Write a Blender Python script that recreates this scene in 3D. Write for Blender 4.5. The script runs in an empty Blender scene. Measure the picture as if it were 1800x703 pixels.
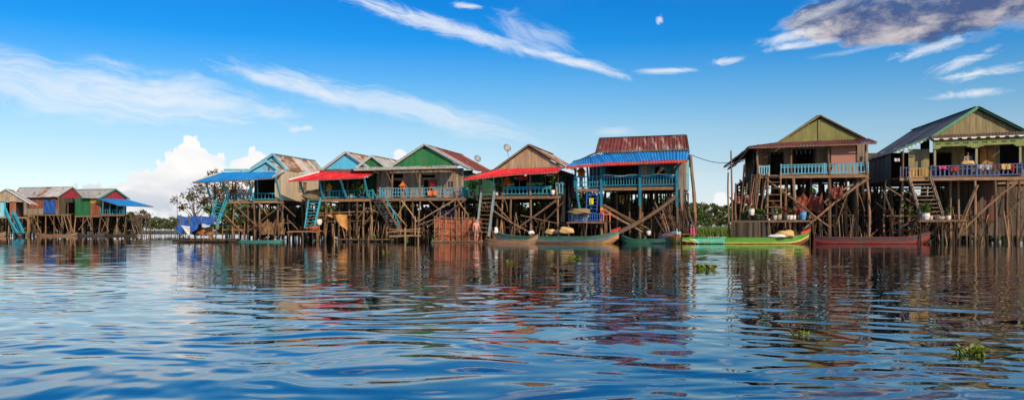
import bpy, bmesh, math, random
import numpy as np
from mathutils import Vector, Matrix, Euler
random.seed(7)
rnd = random.random
def ru(a, b): return a + (b - a) * random.random()
R = math.radians
scene = bpy.context.scene
COL = scene.collection

# ------------------------------------------------------------------ camera
F, HX, HY, CH = 1500.0, 900.0, 405.0, 0.85      # focal length (photo px), horizon, eye height
cam_d = bpy.data.cameras.new('camera')
cam = bpy.data.objects.new('camera', cam_d); COL.objects.link(cam)
cam.location = (0, 0, CH); cam.rotation_euler = (R(90), 0, 0)
cam_d.sensor_width = 36.0; cam_d.lens = 36.0 * F / 1800.0
cam_d.shift_y = (HY - 351.5) / 1800.0
cam_d.clip_start = 0.05; cam_d.clip_end = 20000
scene.camera = cam

# ------------------------------------------------------------------ sun, view
SUN_EL, SUN_AZ = R(30), R(33)                   # azimuth: to the right of straight behind the camera
sd = bpy.data.lights.new('sun', 'SUN'); sun = bpy.data.objects.new('sun', sd); COL.objects.link(sun)
sd.energy = 4.9; sd.angle = R(0.5); sd.color = (1.0, 0.80, 0.57)
to_sun = Vector((math.sin(SUN_AZ) * math.cos(SUN_EL), -math.cos(SUN_AZ) * math.cos(SUN_EL), math.sin(SUN_EL)))
sun.rotation_euler = to_sun.to_track_quat('Z', 'Y').to_euler()
vs = scene.view_settings
vs.view_transform = 'Standard'; vs.look = 'None'; vs.exposure = 0.0; vs.gamma = 1.0; vs.use_curve_mapping = False

# ------------------------------------------------------------------ node helper
class NT:
    def __init__(self, tree): self.t = tree; self.n = tree.nodes; self.l = tree.links
    def node(self, typ, **kw):
        n = self.n.new(typ)
        for k, v in kw.items(): setattr(n, k, v)
        return n
    def put(self, sock, v):
        if v is None: return
        if isinstance(v, bpy.types.NodeSocket): self.l.new(v, sock)
        else: sock.default_value = v
    def m(self, op, a, b=None, c=None, clamp=False):
        n = self.node('ShaderNodeMath', operation=op, use_clamp=clamp)
        self.put(n.inputs[0], a); self.put(n.inputs[1], b); self.put(n.inputs[2], c)
        return n.outputs[0]
    def add(self, a, b): return self.m('ADD', a, b)
    def mul(self, a, b): return self.m('MULTIPLY', a, b)
    def sub(self, a, b): return self.m('SUBTRACT', a, b)
    def sstep(self, x, lo, hi, a=0.0, b=1.0):
        n = self.node('ShaderNodeMapRange', interpolation_type='SMOOTHSTEP')
        self.put(n.inputs[0], x); self.put(n.inputs[1], lo); self.put(n.inputs[2], hi); self.put(n.inputs[3], a); self.put(n.inputs[4], b)
        return n.outputs[0]
    def mix(self, f, a, b, blend='MIX'):
        n = self.node('ShaderNodeMix', data_type='RGBA', blend_type=blend)
        self.put(n.inputs[0], f); self.put(n.inputs[6], a); self.put(n.inputs[7], b)
        return n.outputs[2]
    def xyz(self, x, y, z):
        n = self.node('ShaderNodeCombineXYZ')
        self.put(n.inputs[0], x); self.put(n.inputs[1], y); self.put(n.inputs[2], z)
        return n.outputs[0]
    def noise(self, vec, scale=1.0, detail=4.0, rough=0.5, dist=0.0):
        n = self.node('ShaderNodeTexNoise')
        self.put(n.inputs['Vector'], vec); self.put(n.inputs['Scale'], scale); self.put(n.inputs['Detail'], detail)
        self.put(n.inputs['Roughness'], rough); self.put(n.inputs['Distortion'], dist)
        return n.outputs[0]

# ------------------------------------------------------------------ world: sky with clouds (laid out by compass direction)
def azel(px, py):
    a = math.atan((px - HX) / F)
    return a, math.atan((HY - py) / F * math.cos(a))
world = bpy.data.worlds.new('World'); scene.world = world; world.use_nodes = True
w = NT(world.node_tree); w.n.clear()
sky = w.node('ShaderNodeTexSky', sky_type='NISHITA')
sky.sun_disc = False; sky.sun_elevation = SUN_EL; sky.sun_rotation = R(180) - SUN_AZ
sky.altitude = 0; sky.air_density = 1.0; sky.dust_density = 0.6; sky.ozone_density = 3.0
tc = w.node('ShaderNodeTexCoord')
sp = w.node('ShaderNodeSeparateXYZ'); w.l.new(tc.outputs['Generated'], sp.inputs[0])
AZ = w.m('ARCTAN2', sp.outputs[0], sp.outputs[1]); EL = w.m('ARCSINE', sp.outputs[2])
BG_STR = 0.11
hs = w.node('ShaderNodeHueSaturation')
hs.inputs['Hue'].default_value = 0.502; hs.inputs['Saturation'].default_value = 1.3; hs.inputs['Value'].default_value = 1.0
w.l.new(sky.outputs[0], hs.inputs['Color'])
rmp = w.node('ShaderNodeValToRGB'); cr = rmp.color_ramp          # grade of the clear sky by elevation: pale at the horizon, deep blue above
STOPS = [(0.0, (1.30, 1.36, 1.95)), (3.9, (1.22, 1.10, 1.18)), (6.6, (1.20, 1.14, 1.12)), (9.4, (0.72, 1.05, 1.17)), (12.4, (0.14, 0.88, 1.24)), (15.0, (0.07, 0.80, 1.22)), (20.0, (0.66, 1.04, 1.16))]
while len(cr.elements) < len(STOPS): cr.elements.new(0.5)
for e, (p, c) in zip(cr.elements, STOPS): e.position = p / 20.0
for e, (p, c) in zip(cr.elements, STOPS): e.color = (*c, 1)
w.l.new(w.mul(EL, 1 / R(20)), rmp.inputs[0])
cur = w.mix(1.0, hs.outputs[0], rmp.outputs[0], 'MULTIPLY')
def rgb(r, g, b, k=1.0): return (r * k / BG_STR, g * k / BG_STR, b * k / BG_STR, 1)
def local(px, py, deg):                       # rotated coordinates about a point of the sky
    a, e = azel(px, py); c, s = math.cos(R(deg)), math.sin(R(deg))
    da, de = w.sub(AZ, a), w.sub(EL, e)
    return w.add(w.mul(da, c), w.mul(de, s)), w.sub(w.mul(de, c), w.mul(da, s))
def streak(px, py, hl, ht, deg, alpha, kx=13, ky=62, seed=0.0, thr=0.34, bend=0.0, col=(0.93, 0.95, 0.97)):
    global cur
    u, v = local(px, py, deg); hl /= F; ht /= F
    if bend: v = w.add(v, w.mul(w.mul(u, u), bend / hl / hl / F))
    wob = w.noise(w.xyz(w.mul(u, 14), w.mul(v, 10), seed + 3), 1.0, 3, 0.5)
    v2 = w.add(v, w.mul(w.sub(wob, 0.5), ht * 1.1))
    un, vn = w.mul(u, 1 / hl), w.mul(v2, 1 / ht)
    mk = w.mul(w.sstep(w.m('ABSOLUTE', un), 0.15, 1.0, 1, 0), w.sstep(w.m('ABSOLUTE', vn), 0.0, 1.15, 1, 0))
    nz = w.noise(w.xyz(w.mul(u, kx), w.mul(v2, ky), seed), 1.0, 9, 0.66, 1.6)
    d = w.sstep(w.add(w.mul(mk, 0.85), w.mul(w.sub(nz, 0.5), 1.9)), thr - 0.10, thr + 0.85)
    d = w.mul(d, w.sstep(mk, 0.0, 0.25))
    cur = w.mix(w.mul(d, alpha), cur, rgb(*col))
# thin high cloud, mostly out of view, thickened to pale the water's reflection
gen = w.noise(w.xyz(w.mul(AZ, 2.2), w.mul(EL, 9.0), 4.7), 1.0, 7, 0.62, 0.8)
gm = w.mul(w.sstep(gen, 0.40, 0.70), w.sstep(EL, R(13.5), R(24)))
cur = w.mix(w.mul(gm, 0.75), cur, rgb(0.90, 0.93, 0.97))
streak(110, 158, 470, 60, -4, 0.62, seed=1.0, thr=0.16, kx=7, ky=34)
streak(330, 172, 260, 30, -6, 0.5, seed=1.7, thr=0.2, kx=9, ky=42)
streak(680, 184, 400, 34, -11, 0.58, seed=2.2, thr=0.2, kx=9, ky=48)
streak(500, 148, 190, 20, -14, 0.6, seed=2.9, thr=0.32)
streak(770, 45, 260, 19, -15.5, 0.72, seed=3.1, thr=0.16, bend=-5)
streak(1000, 107, 150, 13, -14, 0.75, seed=3.9, thr=0.15, bend=6)
streak(940, 62, 120, 36, -26, 0.38, seed=5.2, thr=0.22, kx=14, ky=50)
streak(1170, 124, 80, 8, 1, 0.8, seed=6.0, thr=0.30)
streak(1695, 108, 95, 17, 19, 0.8, seed=7.0, thr=0.40, kx=20, ky=60)
streak(1725, 128, 120, 13, 5, 0.8, seed=8.0, thr=0.38, kx=20, ky=60)
streak(1705, 165, 105, 13, 4, 0.75, seed=9.4, thr=0.40, kx=18, ky=60)
streak(1500, 90, 120, 9, 5, 0.42, seed=10.0, thr=0.42)
streak(820, 11, 42, 9, -8, 0.75, seed=11.0, thr=0.26, kx=30, ky=80)
streak(528, 227, 38, 9, 7, 0.75, seed=12.0, thr=0.26, kx=30, ky=80)
streak(1278, 108, 46, 9, 3, 0.65, seed=13.0, thr=0.28, kx=30, ky=80)
streak(1080, 232, 70, 14, 0, 0.35, seed=14.0, thr=0.30)
streak(1160, 35, 11, 9, 20, 0.75, seed=15.0, thr=0.2, kx=70, ky=70)
# the heavy slate cloud at upper right
def blobs(lst, wa=0.0, wf=20.0, wy=1.0, seed=0.0):
    tot = None; az_, el_ = AZ, EL
    if wa:
        n1 = w.noise(w.xyz(w.mul(AZ, wf), w.mul(EL, wf * wy), seed), 1.0, 6, 0.6, 0.3); n2 = w.noise(w.xyz(w.mul(AZ, wf), w.mul(EL, wf * wy), seed + 9), 1.0, 6, 0.6, 0.3)
        az_ = w.add(AZ, w.mul(w.sub(n1, 0.5), wa)); el_ = w.add(EL, w.mul(w.sub(n2, 0.5), wa / wy))
    for (px, py, rx, ry) in lst:
        a, e = azel(px, py)
        x = w.mul(w.sub(az_, a), F / rx); y = w.mul(w.sub(el_, e), F / ry)
        d = w.m('MAXIMUM', w.sub(1.0, w.add(w.mul(x, x), w.mul(y, y))), 0.0)
        tot = d if tot is None else w.add(tot, d)
    return tot
dk = blobs([(1470, 45, 120, 32), (1590, 22, 190, 55), (1610, 62, 130, 26), (1740, 18, 190, 46), (1900, 0, 220, 60), (1640, -60, 260, 60)], 0.13, 10, 2.2, 3.0)
dn = w.noise(w.xyz(w.mul(AZ, 13), w.mul(EL, 38), 2.0), 1.0, 5, 0.5, 0.5)
dd = w.mul(w.sstep(w.add(dk, w.mul(w.sub(dn, 0.5), 1.9)), 0.05, 1.55), w.sstep(dk, 0.0, 0.8))
dn2 = w.noise(w.xyz(w.mul(AZ, 11), w.mul(EL, 24), 7.3), 1.0, 6, 0.55, 0.3)
dn3 = w.noise(w.xyz(w.mul(AZ, 30), w.mul(EL, 46), 1.3), 1.0, 7, 0.62, 0.2)
dc = w.mix(w.sstep(w.add(w.mul(dn2, .65), w.mul(dn3, .35)), 0.42, 0.60), rgb(0.075, 0.115, 0.26), rgb(0.62, 0.56, 0.56))
dc = w.mix(w.sstep(dd, 0.05, 0.55), rgb(0.62, 0.64, 0.72), dc)
cur = w.mix(w.mul(dd, 0.95), cur, dc)
streak(1395, 62, 90, 16, 12, 0.75, seed=21.0, thr=0.30, kx=22, ky=60)
streak(1410, 78, 80, 10, 6, 0.8, seed=22.0, thr=0.22, kx=20, ky=60)
streak(1640, 84, 90, 15, 12, 0.7, seed=23.0, thr=0.28, kx=20, ky=60)
streak(1440, 22, 110, 18, 18, 0.5, seed=24.0, thr=0.34, kx=20, ky=60)
# the cumulus bank low at left
cu = blobs([(338, 285, 46, 52), (316, 302, 44, 42), (275, 330, 62, 40), (375, 305, 44, 34), (446, 290, 36, 32), (420, 330, 80, 40),
            (300, 372, 210, 52), (170, 342, 62, 22), (100, 372, 190, 34), (500, 330, 60, 30), (30, 395, 260, 40), (520, 390, 180, 40)], 0.036, 62, 1.0, 1.0)
cn = w.noise(w.xyz(w.mul(AZ, 40), w.mul(EL, 44), 0.4), 1.0, 8, 0.60, 0.2)
cd = w.mul(w.sstep(w.add(cu, w.mul(w.sub(cn, 0.5), 1.1)), 0.40, 0.56), w.sstep(cu, 0.02, 0.15))
cs = w.noise(w.xyz(w.mul(AZ, 17), w.mul(EL, 34), 3.3), 1.0, 5, 0.55, 0.4)
low = w.mul(w.sstep(EL, R(1.0), R(4.6), 1, 0), w.sstep(cs, 0.34, 0.56))
cc = w.mix(w.mul(low, 0.85), rgb(1.02, 1.0, 0.98), rgb(0.50, 0.56, 0.66))
cc = w.mix(w.sstep(cs, 0.5, 0.75, 0, 0.35), cc, rgb(0.72, 0.76, 0.84))
cur = w.mix(w.mul(cd, 0.97), cur, cc)
sm = blobs([(705, 274, 17, 13), (1266, 352, 14, 20), (1285, 358, 18, 16), (966, 285, 16, 11), (745, 268, 14, 8)], 0.012, 90, 1.0, 5.0)
sdn = w.mul(w.sstep(w.add(sm, w.mul(w.sub(cn, 0.5), 1.3)), 0.25, 0.7), w.sstep(sm, 0.02, 0.2))
cur = w.mix(w.mul(sdn, 0.9), cur, rgb(0.95, 0.95, 0.96))
bg = w.node('ShaderNodeBackground'); bg.inputs['Strength'].default_value = BG_STR
w.l.new(cur, bg.inputs['Color'])
wo = w.node('ShaderNodeOutputWorld'); w.l.new(bg.outputs[0], wo.inputs['Surface'])
world.cycles.sampling_method = 'MANUAL'; world.cycles.sample_map_resolution = 512

# ------------------------------------------------------------------ materials
MATS = {}
def mk(name, c1, c2=None, scale=(3, 3, 3), rough=0.8, rv=0.3, c3=None, thr=0.55, wid=0.12, s3=(1, 1, 4), metallic=0.0, spec=0.3, bump=0.0, detail=4, wet=None):
    """base c1/c2 mixed by noise, optional c3 patches; rv = brightness spread between pieces"""
    if name in MATS: return MATS[name]
    m = bpy.data.materials.new(name); m.use_nodes = True; MATS[name] = m
    t = NT(m.node_tree); b = t.n['Principled BSDF']
    g = t.node('ShaderNodeNewGeometry'); oi = t.node('ShaderNodeObjectInfo')
    def vec(s):
        mp = t.node('ShaderNodeMapping'); t.l.new(g.outputs['Position'], mp.inputs[0]); mp.inputs['Scale'].default_value = s
        off = t.m('MULTIPLY', oi.outputs['Random'], 50.0); t.l.new(t.xyz(off, off, off), mp.inputs['Location'])
        return mp.outputs[0]
    c2 = c2 or tuple(x * 0.7 for x in c1)
    n1 = t.noise(vec(scale), 1.0, detail, 0.6)
    col = t.mix(t.sstep(n1, 0.3, 0.7), (*c1, 1), (*c2, 1))
    if c3:
        n2 = t.noise(vec(s3), 1.0, 5, 0.6)
        col = t.mix(t.sstep(n2, thr - wid, thr + wid), col, (*c3, 1))
    if wet:
        sz = t.node('ShaderNodeSeparateXYZ'); t.l.new(g.outputs['Position'], sz.inputs[0])
        col = t.mix(t.mul(t.sstep(t.add(sz.outputs[2], t.mul(t.sub(n1, 0.5), 0.5)), 0.12, 0.75, 1, 0), 0.85), col, (*wet, 1))
    r = t.m('FRACT', t.add(oi.outputs['Random'], g.outputs['Random Per Island']))
    h = t.node('ShaderNodeHueSaturation')
    t.l.new(t.add(1.0 - rv / 2, t.mul(r, rv)), h.inputs['Value']); t.l.new(col, h.inputs['Color'])
    t.l.new(h.outputs[0], b.inputs['Base Color'])
    b.inputs['Roughness'].default_value = rough; b.inputs['Metallic'].default_value = metallic
    b.inputs['Specular IOR Level'].default_value = spec
    if bump:
        bp = t.node('ShaderNodeBump'); bp.inputs['Strength'].default_value = bump; bp.inputs['Distance'].default_value = 0.03
        t.l.new(n1, bp.inputs['Height']); t.l.new(bp.outputs[0], b.inputs['Normal'])
    return m
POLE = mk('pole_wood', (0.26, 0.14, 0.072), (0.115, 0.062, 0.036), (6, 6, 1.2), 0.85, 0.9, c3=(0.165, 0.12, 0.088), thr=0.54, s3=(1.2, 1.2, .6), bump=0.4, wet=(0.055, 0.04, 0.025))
POLED = mk('dark_and_shaded_pole_wood', (0.085, 0.05, 0.03), (0.04, 0.025, 0.018), (6, 6, 1.2), 0.9, 0.7, bump=0.4, wet=(0.025, 0.02, 0.014))  # dark timber, and pole wood with under-house shade put into its colour
POLEL = mk('pale_pole_wood', (0.42, 0.27, 0.15), (0.25, 0.15, 0.08), (6, 6, 1.2), 0.85, 0.5, bump=0.4)
DECK = mk('deck_wood', (0.30, 0.18, 0.10), (0.17, 0.10, 0.06), (1.5, 9, 9), 0.85, 0.5)
GREYW = mk('weathered_boards', (0.33, 0.26, 0.195), (0.19, 0.145, 0.11), (7, 7, 0.9), 0.85, 0.6, c3=(0.13, 0.10, 0.08), thr=0.66, s3=(2, 2, .8))
BEIGEW = mk('beige_boards', (0.50, 0.42, 0.31), (0.38, 0.31, 0.22), (5, 5, 0.8), 0.8, 0.22, c3=(0.22, 0.17, 0.12), thr=0.70, s3=(1.5, 1.5, .6))
TANW = mk('tan_boards', (0.44, 0.31, 0.19), (0.30, 0.21, 0.13), (6, 6, 0.8), 0.8, 0.35)
OLIVEW = mk('olive_boards', (0.26, 0.21, 0.11), (0.17, 0.14, 0.075), (6, 6, 0.8), 0.8, 0.3)
OLIVEP = mk('olive_panel', (0.20, 0.19, 0.065), (0.15, 0.145, 0.05), (2, 2, 1), 0.8, 0.12)
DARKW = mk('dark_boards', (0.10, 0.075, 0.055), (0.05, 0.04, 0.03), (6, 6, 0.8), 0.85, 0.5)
GREENW = mk('green_boards', (0.030, 0.16, 0.055), (0.018, 0.11, 0.04), (4, 4, 0.8), 0.65, 0.22, c3=(0.06, 0.12, 0.06), thr=0.68)
SGREEN = mk('bottle_green_boards', (0.02, 0.10, 0.048), (0.014, 0.07, 0.036), (4, 4, 0.8), 0.7, 0.25)
DGREEN = mk('deep_green_boards', (0.011, 0.055, 0.034), (0.008, 0.038, 0.026), (4, 4, 0.8), 0.7, 0.25)
GREENG = mk('green_gable_paint', (0.022, 0.18, 0.052), (0.018, 0.13, 0.042), (3, 3, .5), 0.6, 0.16, c3=(0.055, 0.15, 0.065), thr=0.56, s3=(2.5, 2.5, .5))
BLUEG = mk('blue_gable_paint', (0.10, 0.50, 0.72), (0.08, 0.42, 0.62), (3, 3, 1), 0.55, 0.10)
PALEB = mk('pale_blue_paint', (0.22, 0.52, 0.62), (0.16, 0.40, 0.50), (3, 3, 1), 0.6, 0.15)
REDW = mk('red_boards', (0.34, 0.035, 0.05), (0.22, 0.025, 0.035), (4, 4, .8), 0.6, 0.2)
REDBROWN = mk('redbrown_boards', (0.30, 0.10, 0.05), (0.18, 0.06, 0.035), (4, 4, .8), 0.8, 0.35)
TEAL = mk('teal_paint', (0.045, 0.34, 0.44), (0.03, 0.23, 0.33), (5, 5, 2), 0.6, 0.35, c3=(0.20, 0.20, 0.16), thr=0.70, s3=(6, 6, 3))
DTEAL = mk('deep_teal_paint', (0.025, 0.22, 0.33), (0.018, 0.15, 0.25), (5, 5, 2), 0.6, 0.35, c3=(0.12, 0.12, 0.10), thr=0.70, s3=(6, 6, 3))
SKYB = mk('sky_blue_paint', (0.11, 0.33, 0.46), (0.08, 0.26, 0.38), (5, 5, 2), 0.6, 0.3, c3=(0.3, 0.3, 0.26), thr=0.70, s3=(6, 6, 3))
LAV = mk('violet_blue_paint', (0.065, 0.095, 0.225), (0.045, 0.065, 0.17), (5, 5, 2), 0.6, 0.35)
BLUEP = mk('blue_paint', (0.035, 0.12, 0.45), (0.03, 0.09, 0.34), (5, 5, 2), 0.6, 0.3)
GREYB = mk('grey_blue_wood', (0.24, 0.31, 0.33), (0.15, 0.19, 0.20), (6, 6, 1.5), 0.8, 0.3)
ZINC = mk('zinc_sheet', (0.50, 0.48, 0.46), (0.36, 0.34, 0.32), (1.5, 1.5, 1.5), 0.55, 0.25, c3=(0.24, 0.13, 0.08), thr=0.62, wid=0.08, s3=(1.6, 0.7, 1), metallic=0.2)
RUSTZ = mk('rusting_sheet', (0.46, 0.38, 0.31), (0.34, 0.27, 0.21), (2, 2, 2), 0.7, 0.5, c3=(0.22, 0.095, 0.05), thr=0.52, wid=0.06, s3=(1.9, 0.5, 1), metallic=0.1)
RUST = mk('rust_red_sheet', (0.24, 0.055, 0.04), (0.15, 0.04, 0.035), (2, 2, 2), 0.65, 0.35, c3=(0.30, 0.20, 0.15), thr=0.66, wid=0.10, s3=(3.0, 0.6, 1), metallic=0.1)
RUSTS = mk('streaked_rust_sheet', (0.21, 0.045, 0.035), (0.13, 0.03, 0.03), (2, 2, 2), 0.65, 0.25, c3=(0.38, 0.29, 0.23), thr=0.585, wid=0.07, s3=(2.6, 0.4, .3), metallic=0.1)
MAROON = mk('maroon_sheet', (0.12, 0.035, 0.035), (0.08, 0.025, 0.028), (2, 2, 2), 0.6, 0.3, metallic=0.1)
SLATE = mk('slate_sheet', (0.10, 0.115, 0.15), (0.065, 0.075, 0.10), (2, 2, 2), 0.5, 0.5, c3=(0.17, 0.14, 0.13), thr=0.66, s3=(1, .5, 1), metallic=0.25)
BLUES = mk('blue_sheet', (0.006, 0.22, 0.58), (0.005, 0.17, 0.46), (1, 1, 1), 0.55, 0.22, c3=(0.05, 0.24, 0.50), thr=0.60, s3=(3, .8, .8))
BLUEF = mk('blue_tarpaulin', (0.03, 0.11, 0.36), (0.02, 0.075, 0.27), (2, 2, 2), 0.5, 0.1, bump=0.3)
REDS = mk('red_sheet', (0.72, 0.018, 0.03), (0.52, 0.014, 0.022), (1, 1, 1), 0.55, 0.22, c3=(0.62, 0.07, 0.07), thr=0.60, s3=(3, .8, .8))
WHITE = mk('white_trim', (0.72, 0.72, 0.70), (0.55, 0.55, 0.53), (5, 5, 5), 0.6, 0.15)
PALEG = mk('pale_grey_trim', (0.50, 0.53, 0.54), (0.36, 0.38, 0.38), (5, 5, 5), 0.6, 0.15)
LIME = mk('pale_green_paint', (0.21, 0.25, 0.085), (0.15, 0.18, 0.06), (5, 5, .8), 0.7, 0.25)
VERGE = mk('green_verge_paint', (0.10, 0.28, 0.17), (0.07, 0.2, 0.12), (5, 5, 5), 0.7, 0.2)
WOVEN = mk('woven_palm', (0.44, 0.20, 0.15), (0.30, 0.13, 0.10), (26, 26, 26), 0.85, 0.12, bump=0.8, detail=2)
YELLOWW = mk('yellow_boards', (0.44, 0.27, 0.09), (0.32, 0.19, 0.06), (6, 6, .8), 0.8, 0.3)
ORANGEB = mk('orange_door_boards', (0.42, 0.22, 0.08), (0.30, 0.15, 0.06), (6, 6, .8), 0.75, 0.3)
SHUT = mk('brown_shutter', (0.20, 0.12, 0.08), (0.12, 0.08, 0.05), (6, 6, 6), 0.7, 0.3)
GLASS = mk('dark_window_pane', (0.02, 0.03, 0.04), (0.015, 0.02, 0.03), (1, 1, 1), 0.12, 0.1, spec=0.6)
GOLD = mk('gold_shrine_paint', (0.80, 0.45, 0.03), (0.65, 0.33, 0.03), (6, 6, 6), 0.45, 0.1)
ORSH = mk('orange_shrine_paint', (0.75, 0.22, 0.03), (0.6, 0.16, 0.03), (6, 6, 6), 0.45, 0.1)
PLASTER = mk('pale_plaster', (0.60, 0.55, 0.46), (0.45, 0.40, 0.33), (6, 6, 6), 0.7, 0.1)
ORANGE = mk('orange_cloth', (0.62, 0.20, 0.05), (0.45, 0.13, 0.04), (5, 5, 5), 0.8, 0.15)
OCHRE = mk('ochre_tarpaulin', (0.50, 0.25, 0.07), (0.30, 0.14, 0.05), (3, 3, 3), 0.75, 0.1, bump=0.4)
PLASTICW = mk('white_plastic', (0.72, 0.70, 0.66), (0.60, 0.58, 0.54), (6, 6, 6), 0.45, 0.1)
PLASTICR = mk('red_plastic', (0.60, 0.05, 0.04), (0.5, 0.04, 0.03), (6, 6, 6), 0.45, 0.1)
PLASTICO = mk('orange_plastic', (0.75, 0.18, 0.03), (0.62, 0.14, 0.03), (6, 6, 6), 0.45, 0.1)
PLASTICB = mk('blue_plastic', (0.10, 0.30, 0.55), (0.08, 0.24, 0.46), (6, 6, 6), 0.45, 0.1)
YELLOWC = mk('yellow_cloth', (0.70, 0.66, 0.02), (0.6, 0.55, 0.02), (6, 6, 6), 0.8, 0.05)
PINKC = mk('pink_cloth', (0.65, 0.08, 0.25), (0.5, 0.06, 0.2), (6, 6, 6), 0.8, 0.1)
BROWNC = mk('brown_cloth', (0.16, 0.07, 0.06), (0.10, 0.05, 0.05), (6, 6, 6), 0.85, 0.1)
TANC = mk('tan_cloth', (0.55, 0.38, 0.16), (0.45, 0.29, 0.12), (6, 6, 6), 0.85, 0.1)
GREYC = mk('grey_cloth', (0.40, 0.42, 0.46), (0.3, 0.32, 0.36), (6, 6, 6), 0.85, 0.1)
REDC = mk('dull_red_cloth', (0.40, 0.06, 0.04), (0.3, 0.04, 0.03), (6, 6, 6), 0.85, 0.1)
BLACK = mk('dark_clay', (0.03, 0.03, 0.03), (0.02, 0.02, 0.02), (6, 6, 6), 0.6, 0.1)
CLAY = mk('clay_pot', (0.45, 0.40, 0.33), (0.33, 0.28, 0.22), (9, 9, 9), 0.7, 0.3)
THATCH = mk('dry_thatch', (0.28, 0.20, 0.11), (0.17, 0.12, 0.07), (9, 9, 9), 0.9, 0.4)
STEEL = mk('grey_steel', (0.25, 0.26, 0.28), (0.18, 0.19, 0.2), (9, 9, 9), 0.5, 0.2, metallic=0.4)
ROPE = mk('cable_black', (0.02, 0.02, 0.02), (0.015, 0.015, 0.015), (9, 9, 9), 0.7, 0.1)
SKIN = mk('skin', (0.46, 0.22, 0.13), (0.40, 0.19, 0.11), (12, 12, 12), 0.55, 0.05)
SKIND = mk('tanned_skin', (0.26, 0.13, 0.08), (0.22, 0.11, 0.07), (12, 12, 12), 0.55, 0.05)
HAIR = mk('black_hair', (0.015, 0.012, 0.01), (0.01, 0.01, 0.01), (20, 20, 20), 0.5, 0.05)
PINKS = mk('salmon_shirt', (0.72, 0.30, 0.22), (0.62, 0.24, 0.18), (8, 8, 8), 0.8, 0.05)
NAVY = mk('dark_shorts', (0.30, 0.13, 0.10), (0.24, 0.10, 0.08), (8, 8, 8), 0.8, 0.05)
def leafmat(name, a, b, c):
    m = mk(name, a, b, (0.7, 0.7, 0.7), 0.6, 0.75, c3=c, thr=0.62, s3=(1.6, 1.6, 1.6), spec=0.25)
    return m
LEAF = leafmat('olive_leaves', (0.085, 0.105, 0.022), (0.05, 0.07, 0.018), (0.15, 0.11, 0.03))
LEAFG = leafmat('green_leaves', (0.06, 0.115, 0.02), (0.035, 0.075, 0.015), (0.10, 0.14, 0.03))
LEAFB = leafmat('brown_leaves', (0.13, 0.085, 0.03), (0.075, 0.06, 0.022), (0.19, 0.10, 0.035))
LEAFR = leafmat('red_leaves', (0.30, 0.025, 0.03), (0.18, 0.03, 0.03), (0.10, 0.10, 0.03))
HYA = leafmat('hyacinth_leaves', (0.15, 0.19, 0.02), (0.09, 0.13, 0.015), (0.26, 0.22, 0.03))
BARK = mk('bark', (0.14, 0.10, 0.07), (0.08, 0.06, 0.045), (8, 8, 2), 0.9, 0.3, bump=0.5)
EARTH = mk('muddy_earth', (0.10, 0.075, 0.045), (0.07, 0.055, 0.035), (.5, .5, .5), 0.9, 0.1, c3=(0.06, 0.085, 0.02), thr=0.5)
GRASS = leafmat('reed_grass', (0.085, 0.14, 0.02), (0.055, 0.10, 0.016), (0.14, 0.15, 0.03))
def netmat(name, c, dens):
    m = mk(name, c, tuple(x * .6 for x in c), (5, 5, 5), 0.9, 0.15)
    t = NT(m.node_tree); b = t.n['Principled BSDF']
    g = t.node('ShaderNodeNewGeometry')
    n = t.noise(g.outputs['Position'], 16.0, 2, 0.5); n2 = t.noise(g.outputs['Position'], 2.2, 3, 0.5)
    t.l.new(t.sstep(t.add(n, t.mul(t.sub(n2, 0.5), 0.5)), dens - 0.04, dens + 0.04), b.inputs['Alpha'])
    return m
NETR = netmat('red_fishing_net', (0.50, 0.15, 0.075), 0.47)
NETB = netmat('brown_fishing_net', (0.24, 0.13, 0.06), 0.42)
NETD = netmat('dull_red_netting', (0.34, 0.085, 0.06), 0.40)

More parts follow.
